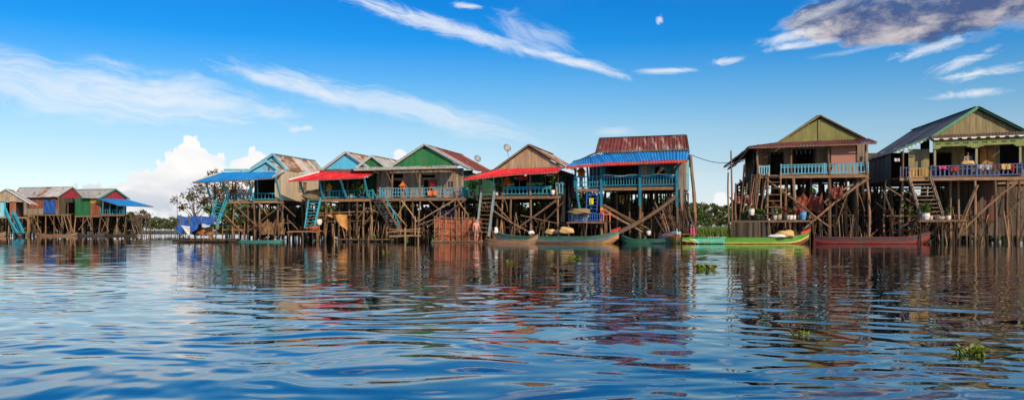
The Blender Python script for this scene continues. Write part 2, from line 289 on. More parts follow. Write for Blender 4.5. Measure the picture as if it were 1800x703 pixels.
# ------------------------------------------------------------------ mesh helpers
def link(o, parent=None):
    COL.objects.link(o)
    if parent is not None: o.parent = parent
    return o
class MB:
    def __init__(self): self.v = []; self.f = []; self.mi = []
    def poly(self, pts, mi=0):
        b = len(self.v); self.v += [tuple(p) for p in pts]; self.f.append(tuple(range(b, b + len(pts)))); self.mi.append(mi)
    def hexa(self, p, mi=0):                     # 8 points: bottom ring 0-3, top ring 4-7
        b = len(self.v); self.v += [tuple(q) for q in p]
        for f in ((3, 2, 1, 0), (4, 5, 6, 7), (0, 1, 5, 4), (1, 2, 6, 5), (2, 3, 7, 6), (3, 0, 4, 7)):
            self.f.append(tuple(b + i for i in f)); self.mi.append(mi)
    def box(self, x0, x1, y0, y1, z0, z1, mi=0):
        self.hexa([(x0, y0, z0), (x1, y0, z0), (x1, y1, z0), (x0, y1, z0), (x0, y0, z1), (x1, y0, z1), (x1, y1, z1), (x0, y1, z1)], mi)
    def beam(self, a, b, wd, ht, mi=0):
        a, b = Vector(a), Vector(b); d = (b - a).normalized()
        up = Vector((0, 0, 1)) if abs(d.z) < 0.95 else Vector((0, 1, 0))
        s = d.cross(up).normalized() * wd / 2; t = s.cross(d).normalized() * ht / 2
        self.hexa([a - s - t, a + s - t, b + s - t, b - s - t, a - s + t, a + s + t, b + s + t, b - s + t], mi)
    def tube(self, pts, rad, n=6, mi=0, cap=True):
        pts = [Vector(p) for p in pts]
        if not hasattr(rad, '__len__'): rad = [rad] * len(pts)
        rings = []
        for i, p in enumerate(pts):
            d = (pts[min(i + 1, len(pts) - 1)] - pts[max(i - 1, 0)]).normalized()
            up = Vector((0, 0, 1)) if abs(d.z) < 0.9 else Vector((0, 1, 0))
            s = d.cross(up).normalized(); t = s.cross(d)
            b = len(self.v)
            for k in range(n):
                a = 2 * math.pi * k / n
                self.v.append(tuple(p + (s * math.cos(a) + t * math.sin(a)) * rad[i]))
            rings.append(b)
        for i in range(len(rings) - 1):
            for k in range(n):
                k2 = (k + 1) % n
                self.f.append((rings[i] + k, rings[i] + k2, rings[i + 1] + k2, rings[i + 1] + k)); self.mi.append(mi)
        if cap:
            self.f.append(tuple(rings[0] + k for k in reversed(range(n)))); self.mi.append(mi)
            self.f.append(tuple(rings[-1] + k for k in range(n))); self.mi.append(mi)
    def lathe(self, prof, n=12, c=(0, 0, 0), mi=0):
        b = len(self.v)
        for (r, z) in prof:
            for k in range(n):
                a = 2 * math.pi * k / n; self.v.append((c[0] + r * math.cos(a), c[1] + r * math.sin(a), c[2] + z))
        for i in range(len(prof) - 1):
            for k in range(n):
                k2 = (k + 1) % n
                self.f.append((b + i * n + k, b + i * n + k2, b + (i + 1) * n + k2, b + (i + 1) * n + k)); self.mi.append(mi)
        self.f.append(tuple(b + k for k in reversed(range(n)))); self.mi.append(mi)
        self.f.append(tuple(b + (len(prof) - 1) * n + k for k in range(n))); self.mi.append(mi)
    def mesh(self, name, mats, smooth=False):
        me = bpy.data.meshes.new(name); me.from_pydata(self.v, [], self.f)
        for m in (mats if isinstance(mats, (list, tuple)) else [mats]): me.materials.append(m)
        if any(self.mi): me.polygons.foreach_set('material_index', self.mi)
        if smooth: me.polygons.foreach_set('use_smooth', [True] * len(self.f))
        me.update(); return me
    def build(self, name, mats, parent=None, smooth=False, kind=None):
        o = bpy.data.objects.new(name, self.mesh(name, mats, smooth)); link(o, parent)
        if kind: o['kind'] = kind
        return o
def tag(o, label, cat, group=None, kind=None):
    o['label'] = label; o['category'] = cat
    if group: o['group'] = group
    if kind: o['kind'] = kind
    return o
def empty(name, loc=(0, 0, 0), rz=0.0):
    o = bpy.data.objects.new(name, None); COL.objects.link(o); o.location = loc; o.rotation_euler = (0, 0, rz)
    o.empty_display_size = 0.3; return o
# poles and sticks share a few crooked unit meshes
PM = {}
def pole_mesh(mat, k):
    key = (mat.name, k)
    if key not in PM:
        rs = random.Random(k * 13 + 5); mb = MB(); pts = []; rad = []
        ph, am = rs.uniform(0, 6.28), rs.uniform(0.3, 1.5)
        for i in range(5):
            t = i / 4
            pts.append((am * math.sin(t * 3.1 + ph) - am * math.sin(ph) * (1 - t) - am * math.sin(3.1 + ph) * t + rs.uniform(-.15, .15), am * .7 * math.sin(t * 4.0 + ph), t))
            rad.append((1.08 - 0.3 * t) * rs.uniform(.93, 1.07))
        # tube in a space scaled to (radius, radius, length): build rings flat
        b0 = 0
        for i, p in enumerate(pts):
            for q in range(7):
                a = 6.2832 * q / 7; mb.v.append((p[0] + rad[i] * math.cos(a), p[1] + rad[i] * math.sin(a), p[2]))
        for i in range(4):
            for q in range(7):
                q2 = (q + 1) % 7; mb.f.append((i * 7 + q, i * 7 + q2, (i + 1) * 7 + q2, (i + 1) * 7 + q)); mb.mi.append(0)
        mb.f.append(tuple(reversed(range(7)))); mb.mi.append(0); mb.f.append(tuple(28 + q for q in range(7))); mb.mi.append(0)
        PM[key] = mb.mesh('pole', mat)
    return PM[key]
def pole(parent, name, a, b, r, mat=POLE):
    a, b = Vector(a), Vector(b); d = b - a
    o = bpy.data.objects.new(name, pole_mesh(mat, random.randrange(9))); link(o, parent)
    q = d.to_track_quat('Z', 'Y')
    o.matrix_local = Matrix.Translation(a) @ q.to_matrix().to_4x4() @ Matrix.Rotation(ru(0, 6.28), 4, 'Z') @ Matrix.Diagonal((r, r, d.length, 1))
    return o
CM = {}
def cube_mesh(mat):
    if mat.name not in CM:
        mb = MB(); mb.box(-.5, .5, -.5, .5, -.5, .5); CM[mat.name] = mb.mesh('board', mat)
    return CM[mat.name]
def bar(parent, name, a, b, wd, ht, mat):        # squared timber between two points
    a, b = Vector(a), Vector(b); d = (b - a); L = d.length; d.normalize()
    up = Vector((0, 0, 1)) if abs(d.z) < 0.95 else Vector((0, 1, 0))
    s = d.cross(up).normalized(); t = s.cross(d)
    o = bpy.data.objects.new(name, cube_mesh(mat)); link(o, parent)
    M = Matrix((s * wd, d * L, t * ht)).transposed().to_4x4()
    o.matrix_local = Matrix.Translation((a + b) / 2) @ M
    return o

# ------------------------------------------------------------------ frames: house-local axes and photo directions
def W(px, py, D): return Vector(((px - HX) / F * D, D, CH - (py - HY) / F * D))
class Frame:
    def __init__(s, px, D, deg):
        s.o = Vector(((px - HX) / F * D, D)); s.a = R(deg); s.c = math.cos(s.a); s.s = math.sin(s.a)
    def u(s, px, v):
        k = (px - HX) / F
        return (k * (s.o.y + v * s.c) - s.o.x - v * s.s) / (s.c + k * s.s)
    def P(s, px, py, v=0.0):
        u = s.u(px, v); Y = s.o.y - u * s.s + v * s.c
        return Vector((u, v, CH - (py - HY) / F * Y))
    def z(s, px, py, v=0.0): return s.P(px, py, v).z
    def empty(s, name): return empty(name, (s.o.x, s.o.y, 0), -s.a)
    def world(s, p): return Vector((s.o.x + p[0] * s.c + p[1] * s.s, s.o.y - p[0] * s.s + p[1] * s.c, p[2]))
def rowD(px): return 60.0 / (1 + 0.268 * (px - 900) / 1500.0)

# ------------------------------------------------------------------ building pieces
def sheets(parent, e0, e1, r0, r1, mat, width=0.85, amp=0.018, pitch=0.17, name='roof_sheet', mat2=None, p2=0.0):
    """corrugated sheets laid side by side from the eave line e0-e1 up to the ridge line r0-r1"""
    e0, e1, r0, r1 = map(Vector, (e0, e1, r0, r1))
    n = max(1, round((e1 - e0).length / width)); nrm = (e1 - e0).cross(r0 - e0).normalized()
    if nrm.z < 0: nrm = -nrm
    for i in range(n):
        j0, j1 = i / n - 0.012, (i + 1) / n + 0.012
        m = max(4, int(round((e1 - e0).length / n / pitch)) * 4); mb = MB(); lift = ru(0.0, 0.02) + (0.012 if i % 2 else 0)
        ext = ru(-.05, .06)
        for k in range(m + 1):
            t = j0 + (j1 - j0) * k / m; h = amp * math.cos(k * math.pi / 2)
            for q in (0, 1):
                p = (e0.lerp(e1, t) + (e0.lerp(e1, t) - r0.lerp(r1, t)).normalized() * ext) if q == 0 else r0.lerp(r1, t)
                mb.v.append(tuple(p + nrm * (h + lift)))
        for k in range(m):
            mb.f.append((2 * k, 2 * k + 2, 2 * k + 3, 2 * k + 1)); mb.mi.append(0)
        mb.build(name, mat2 if (mat2 and rnd() < p2) else mat, parent)
def boards(parent, name, a, b, zb, zt, mat, wd=0.2, openings=(), th=0.03, kind='stuff'):
    """vertical boards between plan points a and b; zb, zt: numbers or functions of t in 0..1"""
    a, b = Vector(a[:2]), Vector(b[:2]); L = (b - a).length; d = (b - a) / L; nn = Vector((d.y, -d.x))
    fb = zb if callable(zb) else (lambda t: zb); ft = zt if callable(zt) else (lambda t: zt)
    n = max(1, round(L / wd)); mb = MB()
    for i in range(n):
        t0, t1 = i / n, (i + 1) / n; g = 0.004 / L; t0 += g; t1 -= g; tm = (t0 + t1) / 2; off = ru(-.006, .010)
        segs = [(None, None)]
        cuts = sorted((z0, z1) for (s0, s1, z0, z1) in openings if s0 < tm < s1)
        lo = None; out = []
        for (z0, z1) in cuts:
            out.append((lo, z0)); lo = z1
        out.append((lo, None))
        for (l, h) in out:
            zl0, zl1 = (fb(t0) - ru(0, .05), fb(t1) - ru(0, .05)) if l is None else (l, l)
            zh0, zh1 = (ft(t0), ft(t1)) if h is None else (h, h)
            if zh0 - zl0 < 0.02 and zh1 - zl1 < 0.02: continue
            zh0, zh1 = max(zh0, zl0 + .002), max(zh1, zl1 + .002)
            p0, p1 = a + d * t0 * L + nn * off, a + d * t1 * L + nn * off
            q0, q1 = p0 - nn * th, p1 - nn * th
            mb.hexa([(*p0, zl0), (*p1, zl1), (*q1, zl1), (*q0, zl0), (*p0, zh0), (*p1, zh1), (*q1, zh1), (*q0, zh0)])
    return mb.build(name, mat, parent, kind=kind)
def opening_frame(parent, name, a, b, s0, s1, z0, z1, mat, pane=None, leaf=None):
    """casing round an opening in a board wall; optionally panes or shutters inside it"""
    a, b = Vector(a[:2]), Vector(b[:2]); d = (b - a); nn = Vector((d.y, -d.x)).normalized() * 0.03
    p0, p1 = a + d * s0 + nn, a + d * s1 + nn; mb = MB(); k = 0.07
    for (x, y) in (((*p0, z0), (*p0, z1)), ((*p1, z0), (*p1, z1))): mb.beam(x, y, k, k * .8)
    mb.beam((*p0, z1), (*p1, z1), k, k * 1.02); mb.beam((*p0, z0), (*p1, z0), k, k * 1.02)
    o = mb.build(name, mat, parent)
    if pane:
        q0, q1 = a + d * s0 - nn * .3, a + d * s1 - nn * .3; n = 2
        for i in range(n):
            m2 = MB(); x0, x1 = q0.lerp(q1, i / n + .02), q0.lerp(q1, (i + 1) / n - .02)
            m2.hexa([(*x0, z0), (*x1, z0), (*(x1 - nn * .4), z0), (*(x0 - nn * .4), z0), (*x0, z1), (*x1, z1), (*(x1 - nn * .4), z1), (*(x0 - nn * .4), z1)])
            m2.build('shutter' if leaf else 'pane', pane, o)
        m3 = MB(); c = p0.lerp(p1, .5); m3.beam((*c, z0), (*c, z1), .05, .05); m3.build('mullion', mat, o)
    return o
def railing(fr, t, a, b, h, mat, sp=0.22, bw=0.04, rails=(1.0, 0.12), post=0.08, flat=False, name='railing', skip=0.0):
    a, b = Vector(a), Vector(b); d = b - a; L = d.length; mb = MB()
    for k in rails: mb.beam(a + Vector((0, 0, h * k)), b + Vector((0, 0, h * k)), 0.05, 0.06)
    o = mb.build(name, mat, t)
    n = max(2, int(L / sp))
    for i in range(1, n):
        if rnd() < skip: continue
        p = a + d * (i / n); l = ru(-.012, .012)
        bar(o, 'baluster', p + Vector((l, 0, h * rails[-1])), p + Vector((-l, 0, h * (rails[0] - .02))), bw, 0.025 if flat else bw * .9, mat)
    m = max(1, round(L / 2.2))
    for i in range(m + 1):
        p = a + d * (i / m); bar(o, 'rail_post', p, p + Vector((0, 0, h + .08)), post, post * .95, mat)
    return o
def floor(fr, t, u0, u1, v0, v1, z, mat=DECK, edge=DECK):
    mb = MB(); n = int((v1 - v0) / 0.25)
    for i in range(n):
        y0 = v0 + (v1 - v0) * i / n; y1 = v0 + (v1 - v0) * (i + 1) / n - .008
        mb.box(u0 - ru(0, .08), u1 + ru(0, .08), y0, y1, z - .04, z - ru(0, .01))
    o = mb.build('floor', mat, t, kind='stuff')
    bar(t, 'edge_beam', (u0, v0 + .06, z - .14), (u1, v0 + .06, z - .14), .10, .17, edge)
    n = max(2, int((v1 - v0) / 2.2))
    for i in range(1, n + 1):
        y = v0 + (v1 - v0) * i / n - .1; pole(t, 'joist', (u0 - .2, y, z - .16), (u1 + .2, y, z - .16), .07, POLED)
    return o
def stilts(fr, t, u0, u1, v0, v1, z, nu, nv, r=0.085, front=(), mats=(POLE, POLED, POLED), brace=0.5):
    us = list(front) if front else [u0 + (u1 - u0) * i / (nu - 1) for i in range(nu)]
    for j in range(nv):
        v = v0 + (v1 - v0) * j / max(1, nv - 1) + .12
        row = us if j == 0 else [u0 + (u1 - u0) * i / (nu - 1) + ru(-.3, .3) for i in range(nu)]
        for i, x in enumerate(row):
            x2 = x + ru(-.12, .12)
            pole(t, 'stilt', (x2, v + ru(-.08, .08), -1.0), (x, v, z - .1), r * ru(.75, 1.2), mats[0] if j == 0 else (mats[1] if j > 1 or rnd() < .75 else mats[0]))  # rows behind the front mostly take the pole colour darkened as shade
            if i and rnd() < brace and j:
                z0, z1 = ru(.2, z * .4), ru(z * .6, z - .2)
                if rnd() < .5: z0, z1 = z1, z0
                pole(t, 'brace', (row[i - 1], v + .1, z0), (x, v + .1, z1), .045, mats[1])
        if j and rnd() < .8:
            zz = ru(z * .3, z * .65); pole(t, 'tie_beam', (u0 - .2, v - .1, zz), (u1 + .2, v - .1, zz + ru(-.2, .2)), .05, random.choice(mats))
def gable_roof(fr, t, ap, l, r, v0, v1, ml, mr, verge=PALEG, vw=0.10, ov=0.0, mr2=None, p2=0.0, ml2=None, sides='LR', name='roof'):
    A, Lp, Rp = fr.P(*ap, v0), fr.P(*l, v0), fr.P(*r, v0)
    bk = lambda p: Vector((p.x, v1, p.z))
    mb = MB(); up = Vector((0, 0, .035))
    mb.beam(Lp + up * .2, A + up, .09, vw * 1.8); mb.beam(A + up, Rp + up * .2, .088, vw * 1.78)
    mb.beam(A + Vector((0, .08, .06)), bk(A) + Vector((0, 0, .06)), .26, .035)
    mb.beam(bk(Lp), bk(A), .06, .1); mb.beam(bk(A), bk(Rp), .06, .1)
    for q in (0.25, .5, .75):
        mb.beam(Lp.lerp(A, q) - up * 3 + Vector((0, .2, 0)), bk(Lp).lerp(bk(A), q) - up * 3, .06, .08)
        mb.beam(Rp.lerp(A, q) - up * 3 + Vector((0, .2, 0)), bk(Rp).lerp(bk(A), q) - up * 3, .06, .08)
    o = mb.build(name, verge, t)
    sheets(o, bk(Lp), Lp, bk(A), A, ml, mat2=ml2, p2=p2)
    sheets(o, Rp, bk(Rp), A, bk(A), mr, mat2=mr2, p2=p2)
    return A, Lp, Rp, o
def gable_fill(fr, t, A, Lp, Rp, v, mat, wd=0.22, zb=None, inset=0.12, name='gable_boards', kind='stuff'):
    zb = min(Lp.z, Rp.z) if zb is None else zb
    du = Rp.x - Lp.x; ta = (A.x - Lp.x) / du
    def zt(s):
        z = Lp.z + (A.z - Lp.z) * s / ta if s < ta else A.z + (Rp.z - A.z) * (s - ta) / (1 - ta)
        return max(z - inset, zb + .001)
    return boards(t, name, (Lp.x, v), (Rp.x, v), zb, zt, mat, wd, kind=kind)
def pent(fr, t, pts, mat, fascia=None, fh=0.0, name='awning', width=0.85, scallop=False, amp=0.015, rib=None, trim=None):
    """sloping awning: pts = front-left, front-right, back-right, back-left local points"""
    fl, f2, b2, bl = pts; mb = MB(); dn = Vector((0, 0, -.07))
    mb.beam(fl + dn, f2 + dn, .05, .06); mb.beam(bl + dn, b2 + dn, .05, .06)
    mb.beam(fl + dn, bl + dn, .05, .062); mb.beam(f2 + dn, b2 + dn, .05, .062)
    n = max(2, int((f2 - fl).length / 1.6))
    for i in range(1, n): mb.beam(fl.lerp(f2, i / n) + dn, bl.lerp(b2, i / n) + dn, .045, .055)
    o = mb.build(name, rib or DECK, t)
    sheets(o, fl, f2, bl, b2, mat, width=width, amp=amp, name='awning_sheet')
    if fascia:
        d = f2 - fl; L = d.length; n = max(4, int(L / 0.16)) if scallop else max(4, int(L / .1)); mb = MB(); off = Vector((0, -.02, .02))
        for i in range(n):
            p, q = fl + d * (i / n) + off, fl + d * ((i + 1) / n) + off
            w2 = Vector((0, .012 * (1 if i % 2 else -1), 0)) if not scallop else Vector((0, 0, 0))
            if scallop: mb.poly([p, p - Vector((0, 0, fh * .55)), p.lerp(q, .5) - Vector((0, 0, fh)), q - Vector((0, 0, fh * .55)), q])
            else: mb.poly([p + w2, p + w2 - Vector((0, 0, fh)), q - w2 - Vector((0, 0, fh)), q - w2])
        mb.build('valance', fascia, o)
    return o
def stairs(name, label, tl, tr, bl, br, nstep, smat, stmat, rail=None, rh=0.75, sw=0.14, tk=0.05, group=None):
    """a flight between the top points tl,tr and bottom points bl,br (world)"""
    tl, tr, bl, br = map(Vector, (tl, tr, bl, br)); o = (bl + br) / 2
    t = tag(empty(name, o), label, 'stairs', group)
    L = lambda p: p - o
    bar(t, 'stringer', L(bl), L(tl), tk, sw, smat); bar(t, 'stringer', L(br), L(tr), tk, sw, smat)
    for i in range(1, nstep + 1):
        k = i / (nstep + 0.6)
        bar(t, 'step', L(bl.lerp(tl, k)), L(br.lerp(tr, k)), .20, .04, stmat)
    if rail:
        for (b, tp) in ((bl, tl), (br, tr)):
            up = Vector((0, 0, rh)); r0 = bar(t, 'handrail', L(b + up * .9), L(tp + up), .05, .06, rail)
            for k in (0.02, .35, .68, .98): bar(t, 'rail_post', L(b.lerp(tp, k)), L(b.lerp(tp, k) + up * (.9 + .1 * k)), .05, .05, rail)
    return t

# ------------------------------------------------------------------ the setting: water, far land, bank
def make_water():
    nc = 760
    th = np.tan(np.linspace(R(-47), R(47), nc))
    rows = [1.6]
    while rows[-1] < 6000:
        r = rows[-1]
        rows.append(r + (0.024 + r * 0.0016 if r < 70 else (0.136 + (r - 70) * 0.012)))
    rows = np.array(rows); nr = len(rows)
    Y = np.repeat(rows[:, None], nc, 1); X = Y * th[None, :]
    dr = np.gradient(rows)[:, None]
    rg = np.random.RandomState(11); Z = np.zeros_like(X)
    def swell(x, y, lam, ang, ph):
        k = 2 * np.pi / lam; return np.sin(k * (x * np.sin(ang) + y * np.cos(ang)) + ph)
    # slow patches of calm and ruffled water
    patch = 0.95 + 0.16 * swell(X, Y, 23, .5, 1) + .16 * swell(X, Y, 11, -.3, 2.1) + .14 * swell(X, Y, 6.3, .25, 4.0) + .12 * swell(X, Y, 37, -.9, .4)
    wx = X + .22 * swell(X, Y, 5.1, 1.1, .3) + .10 * swell(X, Y, 2.3, -.7, 1.9)
    wy = Y + .22 * swell(X, Y, 4.3, -.6, 2.3) + .10 * swell(X, Y, 1.9, .9, .2)
    N = 72
    for i in range(N):
        lam = 0.17 * (1.15 / 0.17) ** (rg.rand() ** 1.05)
        ang = rg.normal(0.10, 0.70)
        slope = 0.0046 * (lam / 0.8) ** 0.10 * (0.9 if lam < .3 else 1.0)
        if lam > .85: slope *= 0.6
        amp = slope * lam / (2 * np.pi)
        fade = np.clip((lam / (dr * 3.0)) - 0.8, 0, 1)
        # sharper crests from a power of the sine
        s = swell(wx, wy, lam, ang, rg.rand() * 6.28)
        Z += amp * fade * s
    calm = np.clip(1.05 - (Y - 5.0) * 0.018, 0.62, 1.05)
    Z *= patch * calm
    verts = np.stack([X, Y, Z], -1).reshape(-1, 3).astype(np.float32)
    ii = (np.arange(nr - 1)[:, None] * nc + np.arange(nc - 1)[None, :]).reshape(-1)
    quads = np.stack([ii, ii + 1, ii + nc + 1, ii + nc], -1).astype(np.int32)
    # a plain sheet below for everything outside the fan
    nv = len(verts); B = 9000.0
    verts = np.concatenate([verts, np.array([(-B, -B, -.12), (B, -B, -.12), (B, B, -.12), (-B, B, -.12)], np.float32)])
    quads = np.concatenate([quads, np.array([[nv, nv + 1, nv + 2, nv + 3]], np.int32)])
    me = bpy.data.meshes.new('water')
    me.vertices.add(len(verts)); me.vertices.foreach_set('co', verts.reshape(-1))
    me.loops.add(quads.size); me.loops.foreach_set('vertex_index', quads.reshape(-1))
    me.polygons.add(len(quads)); me.polygons.foreach_set('loop_start', np.arange(0, quads.size, 4, dtype=np.int32))
    me.polygons.foreach_set('loop_total', np.full(len(quads), 4, np.int32))
    me.polygons.foreach_set('use_smooth', np.ones(len(quads), bool))
    me.update(calc_edges=True); me.validate()
    m = bpy.data.materials.new('river_water'); m.use_nodes = True; t = NT(m.node_tree); b = t.n['Principled BSDF']
    b.inputs['Base Color'].default_value = (0.004, 0.008, 0.011, 1); b.inputs['Roughness'].default_value = 0.0
    b.inputs['IOR'].default_value = 1.9; b.inputs['Specular IOR Level'].default_value = 0.5
    g = t.node('ShaderNodeNewGeometry'); mp = t.node('ShaderNodeMapping'); t.l.new(g.outputs['Position'], mp.inputs[0]); mp.inputs['Scale'].default_value = (2.2, 5.0, 1)
    n = t.noise(mp.outputs[0], 1.0, 5, 0.62, 0.3)
    bp = t.node('ShaderNodeBump'); bp.inputs['Strength'].default_value = 0.05; bp.inputs['Distance'].default_value = 0.012
    t.l.new(n, bp.inputs['Height']); t.l.new(bp.outputs[0], b.inputs['Normal'])
    me.materials.append(m)
    o = bpy.data.objects.new('water', me); COL.objects.link(o); o['kind'] = 'structure'
make_water()
def land(name, pts_near, far, z, mat):
    """a low bank whose near edge runs through the given plan points"""
    mb = MB(); n = len(pts_near)
    for (x, y) in pts_near: mb.v.append((x, y, -.3))
    for (x, y) in pts_near: mb.v.append((x * 1.03, y * 1.03 + 1.0, z + ru(0, .12)))
    for (x, y) in pts_near: mb.v.append((x * far, y * far, z + .1))
    for k in range(2):
        for i in range(n - 1): mb.f.append((k * n + i, k * n + i + 1, (k + 1) * n + i + 1, (k + 1) * n + i)); mb.mi.append(0)
    o = mb.build(name, mat, smooth=True); o['kind'] = 'structure'; return o
land('terrain', [((px - HX) / F * D, D) for px, D in [(-1200, 330), (-500, 260), (-100, 235), (100, 225), (200, 218), (300, 215), (420, 190), (520, 150), (620, 120)]], 30, .15, EARTH)
land('bank', [((px - HX) / F * D, D) for px, D in [(621, 119.8), (760, 104), (900, 98), (1050, 94), (1180, 88), (1230, 86), (1300, 88), (1420, 86), (1560, 84), (1800, 80), (2400, 78), (3400, 90)]], 60, .30, EARTH)

# ================================================================== the main row of stilt houses
ROW = 'stilt houses along the row'
def new_house(name, label, px, D, deg):
    fr = Frame(px, D, deg); t = tag(fr.empty(name), label, 'house', ROW); return fr, t
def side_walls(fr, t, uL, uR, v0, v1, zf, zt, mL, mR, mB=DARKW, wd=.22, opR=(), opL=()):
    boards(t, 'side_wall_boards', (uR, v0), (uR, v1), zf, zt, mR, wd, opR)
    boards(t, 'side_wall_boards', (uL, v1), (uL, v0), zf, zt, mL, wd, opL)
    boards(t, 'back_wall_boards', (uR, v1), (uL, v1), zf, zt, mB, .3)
def tz(fr, px, v, a, b):    # fraction along wall a-b of a photo column
    return (fr.u(px, v) - a) / (b - a)

# ---- house with the sky-blue awning (far end of the row)
def house_blue_awning():
    fr, t = new_house('stilt_house', 'weathered beige plank stilt house with sky-blue sheet awning and teal posts', 440, rowD(440), 15)
    zf = fr.z(440, 352); uL, uR = fr.u(386, 0), fr.u(494, 0)
    floor(fr, t, uL, uR, 0, 7.6, zf)
    v1 = 7.8
    # main gable and the small one in front of it
    A, L, Rr, ro = gable_roof(fr, t, (480, 271.5), (441, 297), (504, 300), 1.1, v1, RUSTZ, RUSTZ, PALEB, mr2=ZINC, p2=.25)
    gable_fill(fr, t, A, L, Rr, 1.3, PALEB)
    A2, L2, R2, _ = gable_roof(fr, t, (468, 283.5), (437, 301), (493, 301.5), 0.2, 1.2, PALEB, RUSTZ, PALEB, name='front_gable_roof')
    gable_fill(fr, t, A2, L2, R2, 0.35, PALEB)
    c = fr.P(473.5, 292, .3); bar(t, 'king_post', (c.x, .28, L2.z + .1), (c.x, .28, A2.z - .2), .12, .06, REDBROWN)
    zt = Rr.z - .05; vw = 1.6; wl = fr.u(447, vw)
    side_walls(fr, t, wl, uR, vw, v1 - .3, zf, zt, DARKW, BEIGEW, opR=((.16, .40, fr.z(510, 335, 2), fr.z(510, 318, 2)),))
    opening_frame(t, 'window', (uR, vw), (uR, v1 - .3), .16, .40, fr.z(510, 335, 2), fr.z(510, 318, 2), BEIGEW, SHUT)
    # front wall of the room, with an open doorway
    boards(t, 'front_wall_boards', (wl, vw), (uR, vw), zf, zt, DGREEN, .22, ((.10, .62, zf + .05, zf + 1.9),))
    boards(t, 'front_wall_boards', (uR - .55, .02), (uR, .02), zf, zt, BEIGEW, .2)
    boards(t, 'side_wall_boards', (uR, .02), (uR, vw), zf, zt, BEIGEW, .22)
    # awning
    pent(fr, t, [fr.P(339, 320.5, -1.5), fr.P(479, 312.5, -1.5), fr.P(500, 301.5, .5), fr.P(393, 302.5, .5)], BLUES, BLUES, .07, width=1.0, amp=.008)
    a, b = fr.P(393, 301, .5), fr.P(441, 301, .5); mb = MB(); mb.beam(a + Vector((0, .03, .09)), b + Vector((0, .03, .09)), .04, .17); mb.build('fascia_board', PALEB, t)
    bar(t, 'verge_board', fr.P(339, 320, -1.5) + Vector((0, 0, .03)), fr.P(393, 302, .5) + Vector((0, 0, .03)), .06, .08, PALEG)
    bar(t, 'verge_board', fr.P(479, 312, -1.5) + Vector((0, 0, .03)), fr.P(500, 301, .5) + Vector((0, 0, .03)), .06, .08, PALEG)
    for (x0, y0, x1, y1) in ((362, 319, 370, 352), (391, 321, 402, 354), (438, 319, 445, 354), (484, 312, 494, 352)):
        bar(t, 'slanting_post', fr.P(x1, y1, -.02), fr.P(x0, y0 - 1, -1.35), .11, .10, TEAL)
    for px in (378, 409, 414, 453): 
        q = fr.P(px, 345, 1.4); pole(t, 'porch_post', (q.x, 1.4, zf), (q.x, 1.4, fr.z(px, 305, 1.4)), .05, PALEB if px == 453 else POLED)
    railing(fr, t, fr.P(402, 351.5, .05), fr.P(492, 351, .05), .48, TEAL, .3, .04)
    railing(fr, t, fr.P(386, 351.5, 2.4), fr.P(447, 351, 2.4), .5, REDBROWN, .3, .04)
    stilts(fr, t, uL, uR, 0, 7.4, zf, 5, 5, front=[fr.u(p, 0) for p in (410, 433, 445, 456, 488)])
    for a, b, r in (((411, 358), (452, 398), .055), ((395, 376), (430, 413), .055), ((499, 358), (436, 408), .06), ((455, 358), (470, 378), .045), ((490, 356), (520, 380), .045)):
        pole(t, 'brace', fr.P(*a, -.12), fr.P(*b, -.12), r, POLE)
    pole(t, 'stilt', (uR, .3, -1), (uR, .3, zf), .1, POLE); pole(t, 'stilt', (uR, 3.2, -1), (uR, 3.2, zf), .09, POLE); pole(t, 'stilt', (uR, 5.6, -1), (uR, 5.6, zf), .09, POLE)
    return fr, t, zf
FR1 = house_blue_awning()

